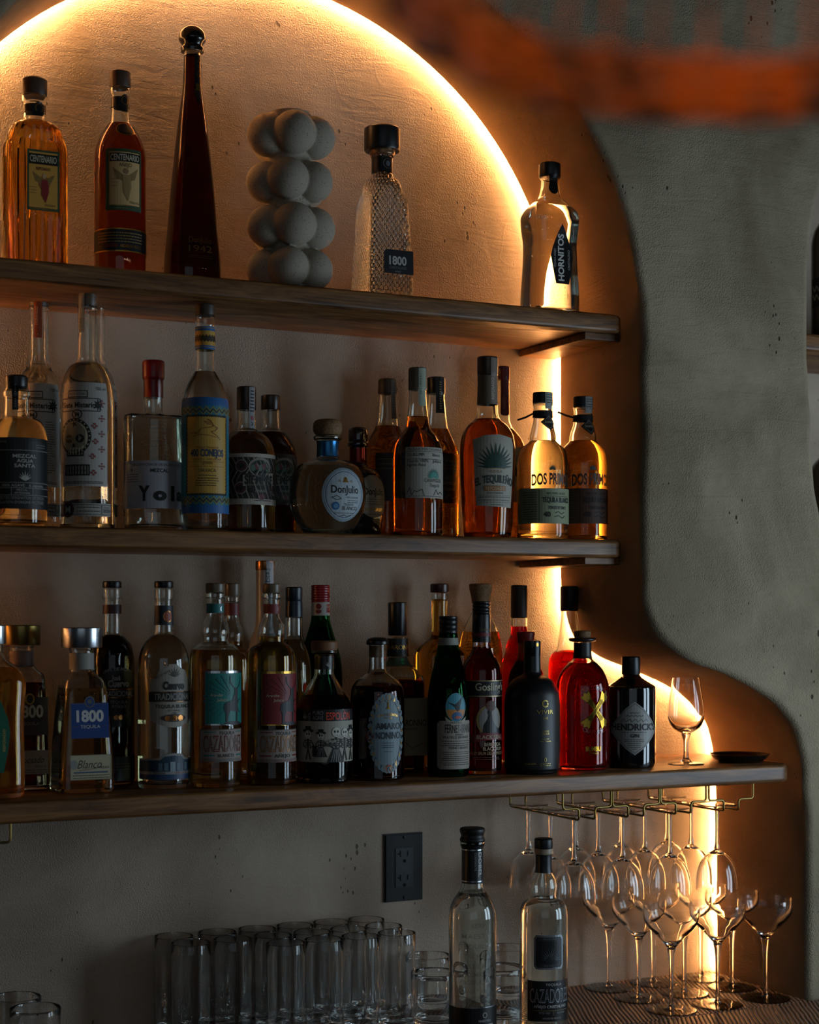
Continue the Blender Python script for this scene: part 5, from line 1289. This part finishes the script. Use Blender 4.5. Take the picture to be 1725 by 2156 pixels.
b.label(1026, [('e', 6, 1514, 29, 32, P('#9a8450', .5)), ('e', 8, 1514, 25, 29, P('#8f8a84', .5)), ('p', [(-10, 1540), (-8, 1524), (0, 1512), (2, 1500), (6, 1496), (10, 1501), (12, 1514), (20, 1526), (34, 1536), (36, 1542)], DKS), ('e', 5, 1497, 5, 6, DKS), ('e', 8, 1484, 11, 11, P('#4a241a', .5)), ('r', -3, 19, 1480, 1481, P('#6a4a34')), ('r', -3, 19, 1487, 1488, P('#6a4a34')), ('p', [(-36, 1546), (-8, 1540), (20, 1540), (44, 1545), (44, 1558), (20, 1554), (-8, 1556), (-34, 1562)], P('#6f1a1c', .5)), ('t', 'BLACK SEAL', 8, 1553, 8, CREAM, {'w': 60}), ('t', 'BERMUDA', 14, 1568, 7, CREAM, {'w': 40}), ('t', 'BLACK RUM', 14, 1577, 7, CREAM, {'w': 46}), ('t', 'RHUM BRUN DES BERMUDES', 2, 1586, 6.5, P('#a8946a', .5), {'w': 80})]+lines(-30, 30, (1591, 1595), P('#6a5a44'), 1), 'lower_print')

def redback(lab, cx, Y, hw, ct, cb, capm, fill, capw, prof=None):
    b = Bo('aperitif_bottle', lab, cx, Y, S3, prof or [(hw, None), (hw, 1620), (hw, 1420), (hw-2, 1398), (hw-10, 1372), (26, 1352), (19, 1336), (17, 1322), (17, cb), (16, cb-2)], GL, LRED, fill, G3)
    b.cap(capw, cb, ct, capm, 'cap', 2, 0); 
    return b
redback('bright red bottle with brown cap against the light strip, left of its neighbour', 1094, .176, 40, 1232, 1301, P('#3a2415', .5), 1319, 18)
redback('red bottle with tapered clear neck right in front of the light strip', 1199, .165, 44, 1234, 1286, P('#15110e', .5), 1373, 19,
        [(44, None), (44, 1610), (44, 1412), (43, 1392), (36, 1376), (27, 1367), (25, 1360), (21, 1325), (17.5, 1292), (17.5, 1287), (16, 1284)])
b = Bo('liqueur_bottle', 'dark bottle with red stopper peeking out behind the matte black bottle', 1108, .118, S3,
       [(38, None), (38, 1610), (38, 1440), (36, 1420), (28, 1402), (19, 1385), (17, 1370), (17, 1352), (18, 1350)], SMOKE, LBROWN, 1392, G3)
b.cap(18, 1352, 1330, P('#7a1b12', .4), 'stopper', 2, hw1=20)
b = Bo('liqueur_bottle', 'matte black round shouldered bottle with small gold lettering', 1121, .028, S3,
       [(55, None), (58, 1615), (59, 1490), (57, 1462), (48, 1440), (34, 1427), (22, 1421), (18, 1414), (17.5, 1380), (17, 1378)], P('#0d0e11', .42), None, None, G3, t=0)
b.cap(18, 1382, 1349, P('#0d0e11', .25), 'cap', 1.5)
b.label(1131, [('r', -4, 4, 1353, 1412, P('#2a2c30', .4)), ('e', 0, 1357, 3, 4, GOLD)], 'neck_strip')
AU = P('#a8934f', .3, .7)
b.label(1148, [('o', 0, 1479, 8, 8, 3.2, AU), ('r', 2, 9, 1475, 1483, P('#0d0e11', .42)), ('t', 'VIVIR', 0, 1500, 8, AU, {'w': 38}), ('t', 'CAFÉ', 0, 1511, 4, AU, {'w': 11}), ('t', 'COFFEE', 0, 1538, 3.4, AU, {'w': 16}), ('t', 'LIQUEUR', 0, 1543, 3.4, AU, {'w': 18}), ('t', 'made with', 0, 1553, 2.6, AU), ('t', 'Vivir Tequila', 0, 1558, 3, AU, {'w': 26}), ('o', 0, 1595, 3, 4.5, 1.2, AU)]+lines(-44, -20, (1601, 1604), AU, 1)+lines(-12, 13, (1603, 1607), AU, 1), 'gold_print')

b = Bo('rum_bottle', 'red brown round bottle with raised gold X emblem and cork stopper', 1227, .048, S3,
       [(54, None), (57, 1605), (57, 1470), (55, 1442), (45, 1414), (30, 1396), (21, 1388), (18.5, 1380), (18, 1352), (19, 1350)], GL, liquid('red_rum', (.62, .07, .045)), 1396, G3)
b.part('collar', [(19, 1352), (27, 1350), (29, 1346), (27, 1343), (18, 1343)], P('#20140d', .35))
b.cap(17.5, 1343, 1328, CORK, 'stopper', 2); b.band(1386, 1353, P('#15100d', .4), 'neck_band')
def bone(sx):
    pts = []
    c, s_ = math.cos(math.radians(54))*sx, math.sin(math.radians(54))
    for u, w in ((-39, -3), (-41, -8), (-34, -7), (-24, -4), (0, -3), (24, -4), (34, -7), (41, -8), (39, -3), (44, 0), (39, 3), (41, 8), (34, 7), (24, 4), (0, 3), (-24, 4), (-34, 7), (-41, 8), (-39, 3), (-44, 0)):
        w *= 1.35; pts.append((u*c-w*s_*sx, 1492+u*s_+w*abs(c)))
    return pts
GD2 = P('#b08f35', .25, 1)
b.label(1254, [('p', bone(1), GD2), ('p', [(x*.62, 1492+(y-1492)*.62) for x, y in bone(1)], P('#6a5420', .3, 1)), ('p', bone(-1), GD2), ('p', [(x*.62, 1492+(y-1492)*.62) for x, y in bone(-1)], P('#6a5420', .3, 1))], 'emblem', gap=.0015)
RG = P('#6f1110', .15, 0, 1)
b.label(1254, [('t', 'RUM COMPANY', 0, 1450, 9, RG, {'w': 62, 'bend': .009, 'b': .03}), ('t', 'CRAFT SPIRIT', 0, 1542, 8, RG, {'w': 56, 'bend': -.009, 'b': .03})], 'raised_lettering')
b.label(1250, [('t', 'BUMBU', 0, 1577, 9, GD2, {'w': 34, 'b': .03}), ('t', 'The Original', 0, 1583, 3.5, GD2, {'w': 22})], 'gold_print')

b = Bo('gin_bottle', 'black apothecary bottle with silver diamond label', 1329, .046, S3,
       [(50, None), (51, 1608), (52, 1462), (51, 1446), (45, 1441), (30, 1432), (20, 1424), (17, 1418), (17, 1412), (18, 1410)], P('#0a090b', .09, 0, 1), None, None, G3, t=0)
b.cap(19.5, 1420, 1382, P('#0b0a0a', .35), 'cap', 2)
SG = P('#96948f', .45)
it = [('p', [(0, 1475), (20, 1490), (52, 1526), (55, 1533), (52, 1541), (20, 1572), (0, 1586), (-20, 1572), (-52, 1541), (-55, 1533), (-52, 1526), (-20, 1490)], SG)]
it += [('l', [(0, 1479), (19, 1493), (49, 1527), (51, 1533), (49, 1539), (19, 1569), (0, 1582), (-19, 1569), (-49, 1539), (-51, 1533), (-49, 1527), (-19, 1493), (0, 1479)], .8, P('#3a3835'))]
it += [('l', [(-30+4*k, 1517-3*(k % 3)) for k in range(16)], 1.0, P('#4a4743')), ('l', [(-18+4*k, 1506-3*(k % 2)) for k in range(10)], 1.0, P('#4a4743')), ('l', [(-10+3.4*k, 1497+2*(k % 2)) for k in range(7)], 1.0, P('#4a4743'))]
it += [('t', 'HENDRICK\'S', 0, 1534, 13, INK, {'w': 102, 'b': .02}), ('t', 'GIN', 0, 1549, 7, INK, {'w': 18, 'b': .02})]+lines(-26, 26, (1538,), P('#4a4743'), .9)+lines(-20, 20, (1553, 1557), P('#4a4743'), 1)+lines(-12, 12, (1561, 1565, 1569), P('#4a4743'), 1)+lines(-5, 5, (1573,), P('#4a4743'), 1)
b.label(1337, it, 'label')

# ------------------------------------------------------------------ bottles on the worktop
b = Bo('tequila_bottle', 'tall clear embossed bottle with black flared stopper in front of the wall outlet', 995, -.100, ZW,
       [(49, None), (50, 2190), (50, 1930), (48, 1914), (40, 1894), (28, 1876), (23, 1866), (22, 1856), (22, 1782), (26, 1776), (26, 1771)], GL, LCLEAR, 1878, G4)
b.part('stopper', [(25, 1772), (27, 1768), (24, 1759), (27, 1748), (26, 1744), (24, 1742.5)], P('#0e0e10', .45), sharp=50)
b.band(1858, 1778, P('#101113', .4), 'neck_label')
b.label(1004, [('t', 'DOBEL', 4, 1818, 8, P('#b8b8b6'), {'rot': 90, 'w': 52, 'b': .03}), ('t', 'DIAMANTE', -5, 1812, 4.5, P('#8f8f8e'), {'rot': 90, 'w': 38}), ('r', -40, 40, 1786, 1788.5, SILVER), ('r', -40, 40, 1852, 1854.5, SILVER)], 'neck_print')
EM = embossm()
b.label(1010, [('t', t_, 0, y, 9, EM, {'w': w, 'b': .01}) for t_, y, w in (('SERIE', 1945, 34), ('MAESTRO', 1967, 76), ('TEQUILERO', 1988, 86), ('TEQUILA', 2009, 70), ('100% DE AGAVE', 2029, 82), ('DE COMPOSICIÓN', 2046, 84), ('PRODUCCIÓN', 2062, 82), ('LIMITADA Y NUMERADA', 2080, 88), ('HECHO EN MÉXICO', 2096, 80))], 'raised_lettering')
b.label(1008, [('r', -80, 80, 2110, 2185, P('#0c0c0e', .4)), ('r', -80, 80, 2110, 2112, SILVER), ('e', 14, 2127, 5.5, 6, GREYP), ('e', 14, 2127, 3.5, 4, P('#0c0c0e', .4)), ('t', 'MAESTRO', 14, 2141, 4.5, P('#b8b8b6'), {'w': 28}), ('t', 'DOBEL', 10, 2161, 14, P('#c4c4c2', .3, .4), {'w': 62, 'b': .04})], 'label')

b = deer_bottle('clear bulb necked bottle with black cap and black labels right of the embossed bottle', 1145, -.020, 51, 1765, LCLEAR, 1892, None, None, G4, zs=ZW)
b.part('cap', [(18, 1786), (19.5, 1784), (19.5, 1768), (18, 1765)], P('#0e0e10', .4)); b.band(1798, 1786, P('#9a8a74', .4), 'neck_ring'); b.band(1836, 1798, P('#0e0e11', .4), 'neck_label')
PW = P('#8b8f93', .3, .6)
b.label(1157, [('p', [(-33, 1967), (-28, 1960), (28, 1960), (33, 1967), (33, 2024), (28, 2031), (-28, 2031), (-33, 2024)], PW), ('p', [(-29, 1969), (-25, 1964), (25, 1964), (29, 1969), (29, 2022), (25, 2027), (-25, 2027), (-29, 2022)], P('#2b2e32', .4)), ('r', -22, 22, 1972, 2019, P('#15171a', .4))]+agave(4, 2012, 30, P('#6f7478', .3, .6), 13, 170, .05)
        +[('p', [(-8, 2010), (0, 2004), (2, 1992), (6, 1988), (10, 1992), (9, 2004), (12, 2016), (-8, 2018)], P('#0b0c0d')), ('t', 'TRADICIÓN', 0, 1969, 3, PW, {'w': 26}), ('t', 'EN 1922', 0, 2025, 3, PW, {'w': 22})], 'label')
b.label(1159, [('r', -50, 50, 2055, 2139, P('#0e0e11', .4)), ('t', 'TEQUILA', 8, 2065, 5, P('#b8b8b6'), {'w': 36}), ('t', 'CAZADORES', 2, 2100, 28, P('#a2a5aa', .35, .3), {'w': 92, 'b': .01}), ('t', 'CAZADORES', 2.6, 2099, 26, P('#16171a', .4), {'w': 90, 'b': -.022}), ('t', 'AÑEJO CRISTALINO', 2, 2111, 5.5, P('#b8b8b6'), {'w': 74, 'b': .02}), ('r', -36, 44, 2116, 2116.8, P('#8f7a4a')), ('t', 'ESTD 1922', -12, 2123, 3.4, GREYP, {'w': 22}), ('t', 'ARANDAS', 24, 2123, 3.4, GREYP, {'w': 20}), ('r', 6, 6.8, 2118, 2126, P('#8f7a4a')), ('t', 'HECHO EN MÉXICO', 4, 2134, 3.6, GREYP, {'w': 40})], 'band_label')

# ------------------------------------------------------------------ second niche at the right picture edge
b = Bo('liqueur_bottle', 'dark bottle in the second niche cut by the right picture edge', 1748, .050, S1,
       [(38, None), (39, 690), (39, 520), (34, 490), (20, 465), (13, 450), (13, 400), (13, 398)], P('#0c0b0c', .15, 0, 1), None, None, 'bottles in the second niche', t=0)
b.cap(14, 402, 372, BLACK); b.label(1741, [('r', -40, 40, 590, 650, P('#15151a', .5))]+zigzag(-34, 34, 612, 6, 6, 2, GREYP)+zigzag(-34, 34, 630, 6, 6, 2, GREYP), 'label')
b = Bo('liqueur_bottle', 'lower dark bottle with brass cap in the second niche', 1742, .055, S2,
       [(34, None), (35, 1080), (35, 1000), (30, 980), (16, 962), (13, 955), (13, 946), (13, 944)], P('#1a0f0a', .12, 0, 1), None, None, 'bottles in the second niche', t=0)
b.cap(16, 950, 928, BRASS)
